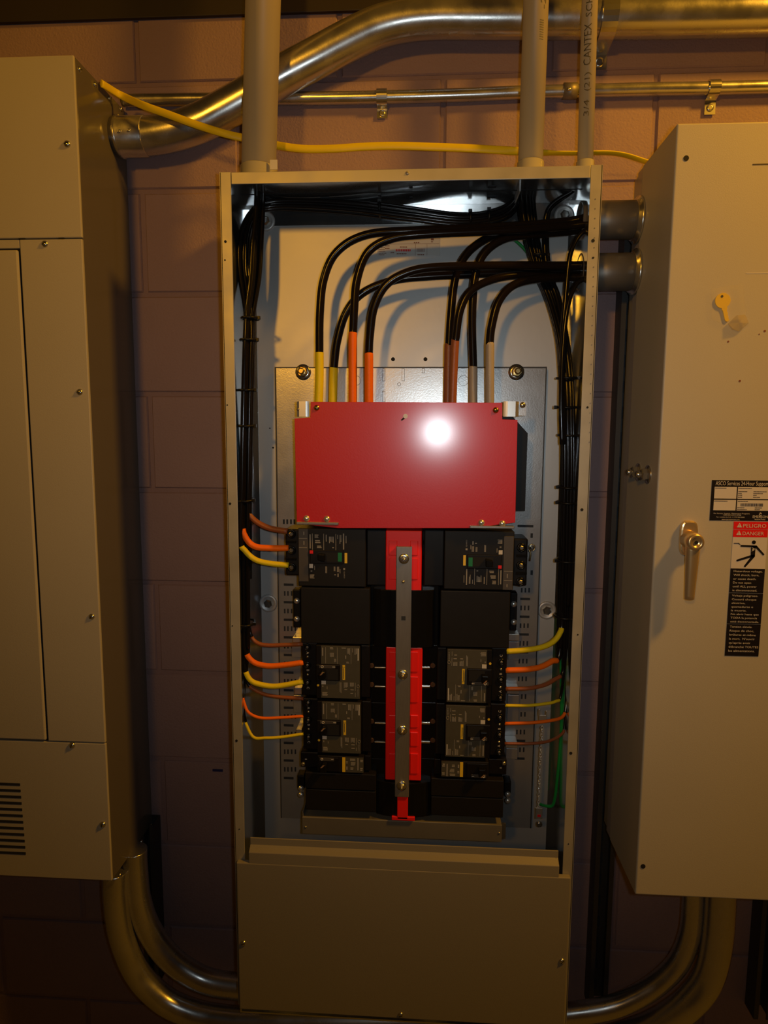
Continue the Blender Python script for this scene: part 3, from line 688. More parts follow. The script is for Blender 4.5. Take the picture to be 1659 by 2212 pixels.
def big_breaker(cpx, cpy, label):
    root, s, c, B, bars = breaker(cpx, cpy, label, 64, 'big')
    d = 0.080
    B(MB(), -72, -63, 74, 63, 0, d).build('case', 'case', root, bevel=0.0015)
    B(MB(), 74.5, -60, 117, 62, -0.012, d - 0.014).build('plug_on_shoulder', 'black', root, bevel=0.002)
    tb = B(MB(), -104, -58, -72.5, 45, -0.018, d - 0.02).build('terminal_block', 'black', root, bevel=0.003)
    for y in (-48, -12, 26):
        p = Vector((c.x - 90 * s, BYF + 0.018, c.z - y * s))
        MB().lathe(p, (0, -1, 0), [(-0.001, 0.0085), (0.004, 0.0085), (0.0045, 0.0055), (0.002, 0.005), (0.002, 0.0001)], 14).build('lug_barrel', 'black_gl', tb)
        MB().lathe(p, (0, -1, 0), [(0.002, 0.0046), (0.0052, 0.0044), (0.006, 0.003)], 6, smooth=False).build('lug_screw', 'zinc', tb)
    for y in (-30, 8):
        B(MB(), -103.5, y - 3, -80, y + 3, -0.0165, 0.004).build('phase_barrier', 'black_gl', tb, bevel=0.0006)
    B(MB(), -71, -62, -50, 53, 0.0012, 0.004).build('trim_strip', 'case_grey', root, bevel=0.0008)
    m1 = MB(); B(m1, -70, -42, -52, -41, 0.0016, 0.0006); B(m1, -70, -22, -52, -21, 0.0016, 0.0006); bars(m1, -60, -56, -57, -49, 1, 0.0016); bars(m1, -60, -36, -57, -27, 1, 0.0016)
    m1.build('strip_print', 'dimwhite', root)
    # toggle: recessed escutcheon and lever
    es = B(MB(), -46, -17, 26, 13, 0.0030, 0.004).build('toggle_frame', 'black', root, bevel=0.0012)
    B(MB(), -29, -12, 22, 8, 0.0034, 0.001).build('toggle_slot', 'hole', es)
    B(MB(), 14.5, -12, 23, 7, 0.0036, 0.0008).build('on_flag', 'greenlab', es)
    tg = MB().prism([(c.x - 27 * s, c.z + 11 * s), (c.x - 12 * s, c.z + 10 * s), (c.x - 12 * s, c.z - 6 * s), (c.x - 27 * s, c.z - 3 * s)], BYF - 0.016, BYF - 0.003)
    tg.build('toggle', 'black_gl', root, bevel=0.0015)
    B(MB(), -46.5, -16, -39, -9, 0.0042, 0.003).build('trip_button', 'redlab', root, bevel=0.0006)
    B(MB(), -48, 14, -40, 23, 0.0009, 0.001).build('white_square', 'white', root)
    B(MB(), 28.5, -11, 34, 11, 0.0009, 0.001).build('yellow_tag', 'yellow', root)
    w = MB(); f = 0.0006
    for x in (-41.5, -17, 9): B(w, x, -52, x + 1, -16, f, 0.0008)
    bars(w, 25, -53, 29, -18, 1, f)
    for x, y, x2, y2, n in ((-47, -50, -43, -18, 1), (-36, -50, -27, -42, 4), (-35, -38, -23, -30, 2), (-31, -26, -21, -20, 2), (-12, -50, -9, -34, 1), (-5, -46, 6, -32, 4), (2, -23, 6, -20, 1), (13, -50, 15, -38, 1), (18, -50, 22, -30, 2), (31, -48, 33, -30, 1)):
        bars(w, x, y, x2, y2, n, f, horiz=(x2 - x) > (y2 - y))
    w.build('print', 'dimwhite', root)
    w = MB()
    for x, y, x2, y2, n in ((-45, 28, -41, 32, 2), (-47, 37, -36, 46, 5), (-37, 18, -35, 30, 1), (-13, 19, -9, 37, 2), (5, 19, 9, 30, 2), (12, 19, 17, 31, 3), (18, 24, 20, 36, 1), (13, 34, 17, 42, 1), (6, 36, 10, 39, 1)):
        bars(w, x, y, x2, y2, n, f, horiz=(x2 - x) > (y2 - y))
    w.build('print', 'dimwhite', root)
    w = MB(); put_text(w, 'SQUARE D', (c.x + 26.5 * s, BYF - f, c.z - 29 * s), -DZ, DX, width=15 * s, cap=2.6 * s)
    B(w, 25.5, 22, 29.5, 26, f, 0.0004); w.build('maker_lettering', 'dimwhite', root)
    return root
def mid_breaker(cpx, cpy, label, hp_):
    root, s, c, B, bars = breaker(cpx, cpy, label, hp_, 'mid')
    d = 0.080; h = hp_
    B(MB(), -38.5, -h, 56, h, 0, d).build('case', 'case', root, bevel=0.0012)
    B(MB(), 56.5, -h + 1, 76, h - 1, -0.008, d - 0.010).build('plug_on_shoulder', 'black', root, bevel=0.0015)
    tb = B(MB(), -72, -h, -39, h, -0.012, d - 0.014).build('terminal_block', 'black', root, bevel=0.002)
    k = h / 59.0
    for y, ch in ((-36, 'A'), (4, 'B'), (43, 'C')):
        p = Vector((c.x - 60 * s, BYF + 0.012, c.z - (y - 14) * s * k))
        MB().lathe(p, (0, -1, 0), [(-0.001, 0.0068), (0.003, 0.0068), (0.0034, 0.0046), (0.001, 0.0042), (0.001, 0.0001)], 14).build('lug_barrel', 'black_gl', tb)
        MB().lathe(p, (0, -1, 0), [(0.001, 0.0030), (0.003, 0.0028), (0.0035, 0.0018)], 8).build('lug_screw', 'strap', tb)
        t = MB(); put_text(t, ch, (c.x - 62 * s, BYF + 0.0114, c.z - (y - 3.5) * s * k), -DZ, DX, cap=5.5 * s); t.build('phase_letter', 'white', tb)
        if ch != 'C':
            p = Vector((c.x - 59.5 * s, BYF + 0.012, c.z - (y + 8) * s * k)); screw('cover_screw', p, (0, -1, 0), 0.0026, root, 'zinc', slot=False)
    B(MB(), -38, -h + 1, 55, h - 1, 0.0008, 0.004).build('face_plate', 'olive', root, bevel=0.0006)
    B(MB(), -38.4, -h + 0.5, -28, h - 0.5, 0.0012, 0.004).build('edge_strip', 'black', root, bevel=0.0005)
    es = B(MB(), -38.8, -18 * k, 13, 18 * k, 0.0050, 0.006).build('toggle_frame', 'black', root, bevel=0.0014)
    B(MB(), -24, -9 * k, 9, 15 * k, 0.0055, 0.001).build('toggle_slot', 'hole', es)
    B(MB(), -32, -17 * k, 3, -10 * k, 0.0056, 0.002).build('toggle_track', 'case_grey', es, bevel=0.0006)
    t = MB(); pts = [Vector((c.x + (-29 + 2.4 * math.cos(a * 0.5236) + 4) * s, BYF - 0.0058, c.z + (13.5 * k + 2.4 * math.sin(a * 0.5236)) * s)) for a in range(13)]
    t.tube(pts, 0.75 * s, 5, caps=False); B(t, -3, -14.5 * k, 3, -13 * k, 0.0058, 0.0004); t.build('on_off_marks', 'white', es)
    MB().prism([(c.x - 31 * s, c.z + 1 * s), (c.x - 24 * s, c.z + 8 * s), (c.x - 16 * s, c.z + 8 * s), (c.x - 16 * s, c.z - 9 * s), (c.x - 31 * s, c.z - 9 * s)], BYF - 0.019, BYF - 0.005).build('toggle', 'black_gl', root, bevel=0.002)
    MB().prism([(c.x - 28 * s, c.z + 0.5 * s), (c.x - 23 * s, c.z + 7 * s), (c.x - 19 * s, c.z + 7 * s), (c.x - 25 * s, c.z + 0.5 * s)], BYF - 0.0195, BYF - 0.019).build('toggle_tip', 'tan', root)
    yt = B(MB(), 18, -17 * k, 23.5, 16 * k, 0.0012, 0.001).build('yellow_tag', 'yellow', root)
    t = MB(); bars(t, 19.6, -10 * k, 21.6, 14 * k, 1, 0.0015); B(t, 18.3, -12.2 * k, 23.2, -11.6 * k, 0.0015, 0.0003); t.build('tag_print', 'ink', yt)
    p = Vector((c.x - 35 * s, BYF - 0.0014, c.z - 29.5 * k * s)); MB().cyl(p, p - Vector((0, 0.0004, 0)), 2.6 * s, n=14, smooth=False).build('yellow_dot', 'yellow', root)
    B(MB(), -27.5, 18.5 * k, -18, 27 * k, 0.0014, 0.0006).build('white_square', 'white', root)
    w = MB(); f = 0.0012
    for x in (-18.6, 6.2, 36): B(w, x, -55 * k, x + 0.8, -19 * k, f, 0.0004)
    for x, y, x2, y2, n in ((-26, -54, -22, -30, 1), (-9, -55, 0, -50, 2), (-9, -43, 0, -33, 4), (0, -30, 5, -22, 2), (16, -55, 26, -52, 1), (28, -54, 35, -37, 3), (24, -38, 27, -30, 1), (26, -24, 33, -20, 2), (39, -54, 41, -44, 1), (44, -54, 50, -40, 2)):
        bars(w, x, y * k, x2, y2 * k, n, f, horiz=(x2 - x) > (y2 - y))
    for x, y, x2, y2, n in ((-26, 30, -23, 34, 2), (-26, 45, -14, 54, 4), (-16, 32, -14, 38, 1), (12, 22, 16, 46, 2), (21, 22, 30, 34, 4), (22, 37, 29, 40, 1), (34, 22, 43, 33, 4), (35, 37, 43, 40, 1), (45, 22, 46.5, 42, 1), (35, 45, 43, 48, 1), (45, 44, 46.5, 54, 1)):
        bars(w, x, y * k, x2, y2 * k, n, f, horiz=(x2 - x) > (y2 - y))
    w.build('print', 'dimwhite', root)
    w = MB(); bars(w, 50.5, -54 * k, 54.0, -20 * k, 1, f); w.build('white_bar', 'white', root)
    w = MB(); put_text(w, 'SQUARE D', (c.x + 50 * s, BYF - f, c.z - 36 * k * s), -DZ, DX, width=16 * s * k, cap=2.8 * s)
    pts = [Vector((c.x + (51.5 + 2.6 * math.cos(a * 0.5236)) * s, BYF - f, c.z + (-30 * k + 3.6 * math.sin(a * 0.5236)) * s)) for a in range(13)]
    w.tube(pts, 0.5 * s, 5, caps=False); w.build('maker_lettering', 'dimwhite', root)
    return root
def small_breaker(cpx, cpy, label):
    root, s, c, B, bars = breaker(cpx, cpy, label, 18, 'small')
    d = 0.080
    B(MB(), -38.5, -18, 62, 18, 0, d).build('case', 'case', root, bevel=0.0012)
    B(MB(), 62.5, -17, 76, 17, -0.008, d - 0.01).build('plug_on_shoulder', 'black', root, bevel=0.0012)
    tb = B(MB(), -78, -17, -39, 18, -0.014, d - 0.016).build('terminal_block', 'black', root, bevel=0.002)
    p = Vector((c.x - 72 * s, BYF + 0.014, c.z - 10 * s)); MB().lathe(p, (0, -1, 0), [(0, 0.0042), (0.003, 0.004), (0.004, 0.002)], 10).build('lug_screw', 'zinc', tb)
    t = MB(); put_text(t, 'B', (c.x - 68 * s, BYF + 0.0134, c.z - (-2) * s), -DZ, DX, cap=4.5 * s); t.build('phase_letter', 'white', tb)
    es = B(MB(), -36, -16, 8, 16, 0.003, 0.004).build('toggle_frame', 'black', root, bevel=0.0012)
    B(MB(), -33, -15, -2, -8, 0.0036, 0.002).build('toggle_track', 'case_grey', es, bevel=0.0005)
    t = MB(); pts = [Vector((c.x + (-28 + 2.2 * math.cos(a * 0.5236)) * s, BYF - 0.0038, c.z + (12 + 2.2 * math.sin(a * 0.5236)) * s)) for a in range(13)]
    t.tube(pts, 0.7 * s, 5, caps=False); B(t, -8, -12.6, -3, -11.2, 0.0038, 0.0004); t.build('on_off_marks', 'white', es)
    MB().prism([(c.x - 31 * s, c.z + 0 * s), (c.x - 24 * s, c.z + 7 * s), (c.x - 16 * s, c.z + 7 * s), (c.x - 16 * s, c.z - 11 * s), (c.x - 31 * s, c.z - 11 * s)], BYF - 0.017, BYF - 0.003).build('toggle', 'black_gl', root, bevel=0.002)
    MB().prism([(c.x - 29 * s, c.z + 0 * s), (c.x - 24 * s, c.z + 6 * s), (c.x - 20 * s, c.z + 6 * s), (c.x - 26 * s, c.z + 0 * s)], BYF - 0.0175, BYF - 0.017).build('toggle_tip', 'tan', root)
    B(MB(), 15.5, -16, 22, 16.5, 0.0012, 0.001).build('yellow_tag', 'yellow', root)
    B(MB(), 22.5, -16, 61, 17, 0.0010, 0.001).build('face_plate', 'olive', root)
    w = MB(); f = 0.0014; bars(w, 48, -15.5, 52, 16.5, 1, f)
    for x, y, x2, y2, n in ((23.5, -8, 28, -2, 2), (24, 4, 27.5, 16, 1), (32, -14, 46, -9, 3), (34, -6, 44, 2, 4), (33, 6, 40, 12, 2), (54, -12, 60, -6, 2), (54, 6, 60, 14, 2)): bars(w, x, y, x2, y2, n, f, True)
    w.build('print', 'dimwhite', root)
    return root
def turned(proto, px, py, label):
    q = copy_tree(proto); q.location = P(px, py, BYF); q.rotation_euler = (0, math.pi, 0); q['label'] = label; WL[q.name] = Vector(q.location); return q
bb = big_breaker(716, 1205, 'large three pole breaker below left end of red plate')
turned(bb, 1035.5, 1211, 'large three pole breaker below right end of red plate')
mbk = mid_breaker(722, 1452, 'three pole breaker with olive face, upper of left pair', 59)
turned(mbk, 1022, 1461, 'three pole breaker with olive face, upper of right pair')
ml = mid_breaker(724, 1571.5, 'three pole breaker with olive face, lower of left pair', 58)
turned(ml, 1019, 1580.5, 'three pole breaker with olive face, lower of right pair')
sb = small_breaker(724, 1650.5, 'narrow single pole breaker at bottom of left column')
turned(sb, 1016, 1663, 'narrow single pole breaker at bottom of right column')
# fillers
def filler(a0, b0, a1, b1, label, side):
    t = thing('filler_plate', label, 'blank filler', P((a0 + a1) / 2, b1, BYF), 'black blank fillers in the breaker columns')
    MB().pbox(a0, b0, a1, b1, BYF + 0.002, -0.085).build('blank', 'case', t, bevel=0.0015)
    ax_ = a0 if side < 0 else a1
    tbk = MB().pbox(ax_ - 17 if side < 0 else ax_ + 1, b0 + 4, ax_ - 1 if side < 0 else ax_ + 16, min(b0 + 86, b1 - 2), -0.110, -0.085).build('end_block', 'black', t, bevel=0.002)
    for yy in ((b0 + 28, b0 + 67) if b1 - b0 > 100 else (b0 + 32, b0 + 46)):
        screw('block_screw', P(ax_ + side * 9, yy, -0.110), (0, -1, 0), 0.0062, t, 'clip', slot=False)
    return t
filler(650, 1270, 799, 1391, 'large black blank filler below the left large breaker', -1)
filler(951, 1277, 1101, 1399, 'large black blank filler below the right large breaker', 1)
filler(659, 1671, 812, 1706, 'upper thin black blank filler at bottom of left column', -1)
filler(931, 1684, 1088, 1722, 'upper thin black blank filler at bottom of right column', 1)
t = thing('filler_plate', 'lower black blank filler under left column, above tray', 'blank filler', P(735, 1752, BYF), 'black blank fillers in the breaker columns')
MB().pbox(660, 1707.5, 812, 1752, BYF + 0.003, -0.085).build('blank', 'case', t, bevel=0.0015)
t = thing('filler_plate', 'lower black blank filler under right column, above tray', 'blank filler', P(1008, 1765, BYF), 'black blank fillers in the breaker columns')
MB().pbox(931, 1723, 1087, 1764, BYF + 0.003, -0.085).build('blank', 'case', t, bevel=0.0015)
# support tray
TY = -0.160
ty = thing('support_tray', 'shallow grey steel tray below breaker columns', 'bracket', P(868, 1815, TY))
ta, tb_ = P(653, 1792, TY), P(1084, 1798, TY); tz1 = P(868, 1774, TY).z; tz0 = P(868, 1810, TY).z
MB().box(ta.x, tb_.x, TY, TY + 0.002, tz0, tz1).box(ta.x, tb_.x, TY + 0.002, PY - 0.0005, tz1 - 0.002, tz1).box(ta.x, ta.x + 0.002, TY + 0.002, PY - 0.0005, tz0, tz1 + 0.010).build('tray', 'tray', ty, bevel=0.0006)
MB().box(tb_.x, tb_.x + 0.008, TY + 0.004, TY + 0.006, tz0 + 0.004, tz1 + 0.002).build('tab', 'zinc', ty)
for x, y in ((660, 1787), (1078, 1800)): screw('rivet', P(x, y, TY), (0, -1, 0), 0.0025, ty, 'zinc', slot=False)

# ------------------------------------------------------------------ red barrier
RYP = -0.178
rb = thing('red_barrier_plate', 'large glossy red scratched plate above the breakers', 'barrier plate', P(877, 1140, RYP))
pts = [(671, 868), (1085, 870), (1085, 906), (1118, 907), (1113, 1129), (1016, 1141), (730, 1141), (641, 1131), (636, 904), (670, 902)]
poly = [P(x, y, RYP) for x, y in pts]
MB().prism([(q.x, q.z) for q in poly][::-1], RYP, RYP + 0.0022).build('red_sheet', 'red', rb, bevel=0.0005)
a_, b_, c_, d_, e_ = [P(x, y, -0.125) for x, y in ((637, 906), (1106, 898), (1140, 936), (1134, 1104), (640, 1104))]
MB().prism([(q.x, q.z) for q in (e_, d_, c_, b_, a_)], -0.125, -0.123).build('black_liner', 'black', rb)
for xa_, xb_, sd in ((640, 668, -1), (1087, 1122, 1)):
    a_, b_ = P(xa_, 900, RYP + 0.006), P(xb_, 867, RYP + 0.006)
    n = 8; cx_ = (a_.x + b_.x) / 2; w = (b_.x - a_.x) / 2; out = []; inn = []
    for i in range(n + 1):
        u = -1 + 2 * i / n; yy = RYP + 0.002 + 0.010 * max(0, abs(u) - 0.55) / 0.45 * (1 if u * sd > 0 else 0.2)
        out.append((cx_ + w * u, yy)); inn.append((cx_ + w * u, yy + 0.0018))
    lp = out + inn[::-1]; m = len(lp); vs = [(x, y, a_.z) for x, y in lp] + [(x, y, b_.z) for x, y in lp]
    cl = MB().add(vs, [tuple(range(m)), tuple(range(2 * m - 1, m - 1, -1))] + [(i, (i + 1) % m, m + (i + 1) % m, m + i) for i in range(m)], False).build('mounting_clip', 'clip', rb, label='bent silver clip at an upper corner')
    if sd > 0:
        screw('clip_screw', P(1129, 875, RYP + 0.02), (0, -1, 0), 0.0055, rb, 'zinc', slot=False)
        MB().pbox(1120, 867, 1137, 898, RYP + 0.020, RYP + 0.0215).build('clip_foot', 'galv_pan', rb)
    else: screw('clip_screw', P(644, 884, RYP + 0.003), (0, -1, 0), 0.003, cl, 'strap', slot=False)
for x, y, r in ((684, 881, 0.0056), (1071, 886, 0.0056)): screw('screw', P(x, y, RYP), (0, -1, 0), r, rb, 'brass')
for x, y in ((662, 1120), (706, 1121), (1040, 1129), (1085, 1131)): screw('rivet', P(x, y, RYP), (0, -1, 0), 0.0062, rb, 'clip', slot=False)
c_ = P(876, 899, RYP); MB().cyl(c_, c_ - Vector((0, 0.0005, 0)), 0.0042, n=12).build('keyhole', 'cream', rb)
MB().add([P(x, y, RYP - 0.0004) for x, y in ((866, 907), (873, 900), (875, 904), (868, 909))] + [P(x, y, RYP) for x, y in ((866, 907), (873, 900), (875, 904), (868, 909))], [(0, 1, 2, 3), (0, 4, 5, 1), (1, 5, 6, 2), (2, 6, 7, 3), (3, 7, 4, 0)]).build('keyhole_slot', 'hole', rb)
MB().pbox(640, 1128, 731, 1134, RYP - 0.004, RYP + 0.006).build('hinge', 'strap', rb, label='left bottom hinge leaf', bevel=0.001)
MB().pbox(1015, 1136, 1111, 1142, RYP - 0.004, RYP + 0.006).build('hinge', 'strap', rb, label='right bottom hinge leaf', bevel=0.001)

# ------------------------------------------------------------------ cables and wires
def run(pts, Y0=None):
    return [P(*p) for p in pts]
def taped(name, label, cat, pts, tape, r, tmat, group, n=8, tr=1.07, m='cable', nseg=12):
    """pts: black run, tape: continuation covered by coloured tape"""
    full = cat_spline(run(pts + tape), n); k = (len(pts)) * n - n // 2
    mb = MB().tube(full[:k + 1], r, nseg)
    t = thing(name, label, cat, full[k] if False else min(full, key=lambda v: v.z), group)
    mb.build('jacket', m, t)
    MB().tube(full[k - 1:], r * tr, nseg).build('tape', tmat, t, label=None)
    return t
UZ, LZ = 476, 588
FD = 'black feeder cables from the right nipples'
taped('feeder_cable', 'yellow taped black cable, leftmost behind the red plate', 'cable',
      [(1290, 463, -.100), (1230, 478, -.105), (1100, 489, -.115), (900, 498, -.125), (790, 508, -.125), (727, 545, -.122), (699, 605, -.12), (691, 680, -.12), (690, 752, -.12)], [(690, 770, -.12), (690, 815, -.12), (688, 880, -.12)], .0076, 't_yellow', FD)
taped('feeder_cable', 'black cable with long orange tape, left of the orange pair', 'cable',
      [(1290, 480, -.110), (1230, 488, -.118), (1100, 497, -.131), (920, 506, -.140), (845, 516, -.140), (795, 545, -.136), (771, 605, -.134), (765, 670, -.132), (763, 712, -.13)], [(762, 732, -.13), (762, 800, -.125), (762, 880, -.12)], .0076, 't_orange', FD)
taped('feeder_cable', 'brown taped black cable, left of the brown pair', 'cable',
      [(1290, 478, -.082), (1230, 486, -.088), (1130, 499, -.098), (1060, 512, -.104), (1010, 547, -.107), (984, 600, -.108), (974, 680, -.108), (970, 740, -.108)], [(969, 752, -.108), (968, 810, -.108), (967, 880, -.108)], .0076, 't_brown', FD)
taped('feeder_cable', 'black cable with short pale grey tape between brown and long grey taped ones', 'cable',
      [(1290, 494, -.095), (1230, 500, -.101), (1150, 507, -.112), (1090, 516, -.120), (1046, 548, -.121), (1026, 600, -.119), (1020, 690, -.116), (1022, 782, -.113)], [(1022, 797, -.113), (1022, 830, -.113), (1022, 880, -.113)], .0076, 't_grey', FD)
taped('feeder_cable', 'yellow taped black cable, second from left, bending behind orange', 'cable',
      [(1290, 582, -.088), (1230, 585, -.092), (1080, 590, -.100), (930, 597, -.106), (850, 606, -.108), (785, 632, -.107), (748, 675, -.106), (729, 735, -.106), (722, 788, -.106)], [(721, 800, -.106), (720, 835, -.106), (719, 880, -.106)], .0076, 't_yellow', FD)
taped('feeder_cable', 'orange taped black cable, right of the orange pair', 'cable',
      [(1290, 572, -.105), (1230, 574, -.113), (1080, 574, -.128), (950, 577, -.142), (885, 587, -.145), (835, 615, -.143), (808, 665, -.140), (799, 725, -.137), (797, 760, -.135)], [(797, 772, -.135), (797, 820, -.130), (797, 880, -.125)], .0076, 't_orange', FD)
taped('feeder_cable', 'brown taped black cable, right of the brown pair', 'cable',
      [(1290, 588, -.075), (1230, 591, -.085), (1140, 594, -.108), (1075, 601, -.126), (1020, 626, -.131), (995, 668, -.130), (985, 728, -.128)], [(983, 742, -.127), (980, 800, -.125), (977, 880, -.122)], .0072, 't_brown', FD)
taped('feeder_cable', 'black cable with long grey tape, rightmost behind the red plate', 'cable',
      [(1290, 600, -.090), (1230, 600, -.100), (1165, 602, -.118), (1110, 616, -.131), (1077, 652, -.133), (1062, 705, -.132), (1058, 740, -.131)], [(1058, 750, -.131), (1058, 810, -.13), (1058, 880, -.125)], .0076, 't_grey', FD)

# left bundle: straight strand from left conduit, and outer strand crossing the top
def jit(a): return random.uniform(-a, a)
def strandL(ox, oy, straight, yend):
    """pixel points from the top of the left bundle down to yend"""
    if straight: top = [(562 + ox * .9, 372, -.115 + oy), (561 + ox * .8, 440, -.112 + oy), (556 + ox, 520, -.118 + oy), (551 + ox, 600, -.125 + oy)]
    else: top = [(1128 + ox * .6, 372, -.075 + oy * .7), (1120 + ox * .6, 425, -.072 + oy * .7), (1082 + ox, 462 + ox * 1.0, -.072 + oy * .7), (1000, 474 + ox * 1.2, -.074 + oy), (890, 462 + ox * 1.3, -.078 + oy), (760, 446 + ox * 1.4, -.082 + oy), (640, 439 + ox * 1.3, -.088 + oy), (575, 443 + ox * 1.0, -.095 + oy), (543 + ox * .5, 466 + ox * .4, -.106 + oy), (526 + ox, 515, -.118 + oy), (524 + ox, 580, -.126 + oy)]
    mid = [(539 + ox * .8, 690, -.135 + oy), (536 + ox, 800, -.138 + oy), (533 + ox, 930, -.138 + oy), (531 + ox, 1050, -.138 + oy), (530 + ox, 1130, -.138 + oy), (532 + ox * .8, 1250, -.138 + oy), (533 + ox * .7, 1330, -.138 + oy), (533 + ox * .6, 1400, -.138 + oy), (530 + ox * .5, 1470, -.138 + oy)]
    return top + [m for m in mid if m[1] < yend - 25]
GL = 'black wires of the left bundle'
TT = {'brown': 't_brown', 'orange': 't_orange', 'yellow': 't_yellow'}
def branchL(color, ends, rr, ox, oy, straight, ystart, label, tstart):
    taped('branch_wire', label, 'wire', strandL(ox, oy, straight, ystart) + ends[:tstart], ends[tstart:], rr, TT[color], 'coloured branch wires on the left side', n=6, m='wire', nseg=8)
branchL('brown', [(531, 1095, -.140), (548, 1122, -.142), (580, 1140, -.145), (622, 1148, -.148)], .0052, 8, .012, True, 1080, 'brown wire into top terminal of left large breaker', 1)
branchL('orange', [(523, 1128, -.150), (530, 1160, -.152), (550, 1180, -.152), (585, 1184, -.150), (624, 1184, -.148)], .0056, -5, -.012, True, 1110, 'thick orange taped wire into middle terminal of left large breaker', 1)
branchL('yellow', [(520, 1165, -.154), (530, 1190, -.154), (552, 1209, -.152), (582, 1217, -.150), (624, 1221, -.148)], .0052, -8, -.016, True, 1150, 'thick yellow taped wire into bottom terminal of left large breaker', 1)
branchL('brown', [(541, 1368, -.140), (552, 1386, -.142), (580, 1394, -.145), (655, 1391, -.150)], .0038, 4, .004, False, 1360, 'brown wire into top terminal of left pair of breakers', 1)
branchL('orange', [(530, 1400, -.146), (545, 1428, -.148), (575, 1438, -.150), (610, 1437, -.150), (656, 1431, -.150)], .0052, -4, -.006, False, 1390, 'thick orange taped wire into middle terminal of upper left pair breaker', 1)
branchL('yellow', [(529, 1440, -.146), (540, 1468, -.148), (565, 1479, -.150), (600, 1482, -.150), (656, 1472, -.150)], .0050, 0, -.004, False, 1430, 'thick yellow taped wire into bottom terminal of upper left pair breaker', 1)
branchL('brown', [(533, 1470, -.138), (560, 1495, -.142), (600, 1505, -.146), (656, 1509, -.150)], .0034, 6, .010, False, 1460, 'thin brown wire into top terminal of lower left pair breaker', 1)
branchL('orange', [(524, 1500, -.142), (528, 1520, -.144), (538, 1540, -.147), (565, 1551, -.150), (610, 1550, -.150), (656, 1547, -.150)], .0028, -7, .002, False, 1500, 'thin orange taped wire into middle terminal of lower left pair breaker', 1)
branchL('yellow', [(527, 1540, -.140), (545, 1590, -.146), (575, 1594, -.150), (610, 1592, -.150), (656, 1585, -.150)], .0028, -3, .010, False, 1520, 'thin yellow taped wire into bottom terminal of lower left pair breaker', 1)
for i, (ox, oy, stt, ye) in enumerate(((3, 0, True, 1300), (-1, .004, True, 1420), (9, -.004, True, 1250), (-9, .006, False, 1400), (10, .008, False, 1320), (5, -.010, False, 1480))):
    q = cat_spline(run(strandL(ox, oy, stt, ye)), 6)
    tag(MB().tube(q, .0040, 8).build('bundle_wire', 'wire'), 'plain black wire inside the left bundle', 'wire', GL)
# right bundle
def strandR(ox, oy, yend, src=0):
    if src == 0: top = [(1136 + ox * 1.5, 372, -.080 + oy), (1138 + ox * 1.5, 440, -.074 + oy), (1150 + ox * 1.3, 520, -.070 + oy), (1168 + ox, 590, -.070 + oy), (1190 + ox, 640, -.075 + oy)]
    else: top = [(1262, 385, -.10 + oy), (1240, 410, -.090 + oy), (1195, 432 + ox, -.080 + oy), (1172 + ox, 470, -.074 + oy), (1170 + ox, 540, -.07 + oy), (1180 + ox, 600, -.070 + oy), (1196 + ox, 645, -.075 + oy)]
    mid = [(1212 + ox * .9, 720, -.090 + oy), (1222 + ox, 800, -.100 + oy), (1226 + ox, 900, -.108 + oy), (1227 + ox, 1010, -.11 + oy), (1225 + ox, 1110, -.11 + oy), (1223 + ox, 1210, -.11 + oy), (1220 + ox, 1310, -.11 + oy), (1218 + ox, 1400, -.11 + oy), (1217 + ox * .8, 1480, -.11 + oy)]
    return top + [m for m in mid if m[1] < yend - 25]
def branchR(color, ends, rr, ox, oy, ystart, label, src=0):
    taped('branch_wire', label, 'wire', strandR(ox, oy, ystart, src) + ends[:1], ends[1:], rr, TT[color], 'coloured branch wires on the right side', n=6, m='wire', nseg=8)
branchR('yellow', [(1214, 1340, -.122), (1209, 1368, -.130), (1194, 1387, -.138), (1170, 1398, -.145), (1135, 1404, -.150), (1094, 1407, -.150)], .0050, -9, -.006, 1335, 'thick yellow taped wire into top terminal of upper right pair breaker')
branchR('orange', [(1208, 1415, -.122), (1193, 1428, -.132), (1170, 1440, -.142), (1138, 1446, -.150), (1092, 1448, -.150)], .0052, -5, .004, 1405, 'thick orange taped wire into middle terminal of upper right pair breaker')
branchR('brown', [(1216, 1452, -.122), (1198, 1468, -.132), (1175, 1480, -.142), (1140, 1487, -.150), (1092, 1488, -.150)], .0038, 0, -.008, 1440, 'brown wire into bottom terminal of upper right pair breaker')
branchR('yellow', [(1212, 1500, -.122), (1200, 1515, -.132), (1178, 1520, -.142), (1140, 1524, -.150), (1090, 1524, -.150)], .0028, 5, -.004, 1500, 'thin yellow taped wire into top terminal of lower right pair breaker')
branchR('orange', [(1222, 1530, -.122), (1214, 1549, -.130), (1192, 1556, -.142), (1150, 1561, -.150), (1090, 1563, -.150)], .0030, 9, .002, 1520, 'thin orange taped wire into middle terminal of lower right pair breaker')
branchR('brown', [(1220, 1565, -.122), (1213, 1586, -.130), (1185, 1601, -.142), (1145, 1606, -.150), (1090, 1606, -.150)], .0026, 11, .008, 1540, 'thin brown wire into bottom terminal of lower right pair breaker')
GR = 'black wires of the right bundle'
for i, (ox, oy, ye, src) in enumerate(((-12, .002, 1460, 0), (-2, .010, 1500, 0), (3, .004, 1500, 0), (7, -.010, 1420, 1), (-7, -.012, 1480, 0), (12, -.002, 1500, 1))):
    q = cat_spline(run(strandR(ox, oy, ye, src)), 6)
    tag(MB().tube(q, .0042, 8).build('bundle_wire', 'wire'), 'plain black wire inside the right bundle', 'wire', GR)
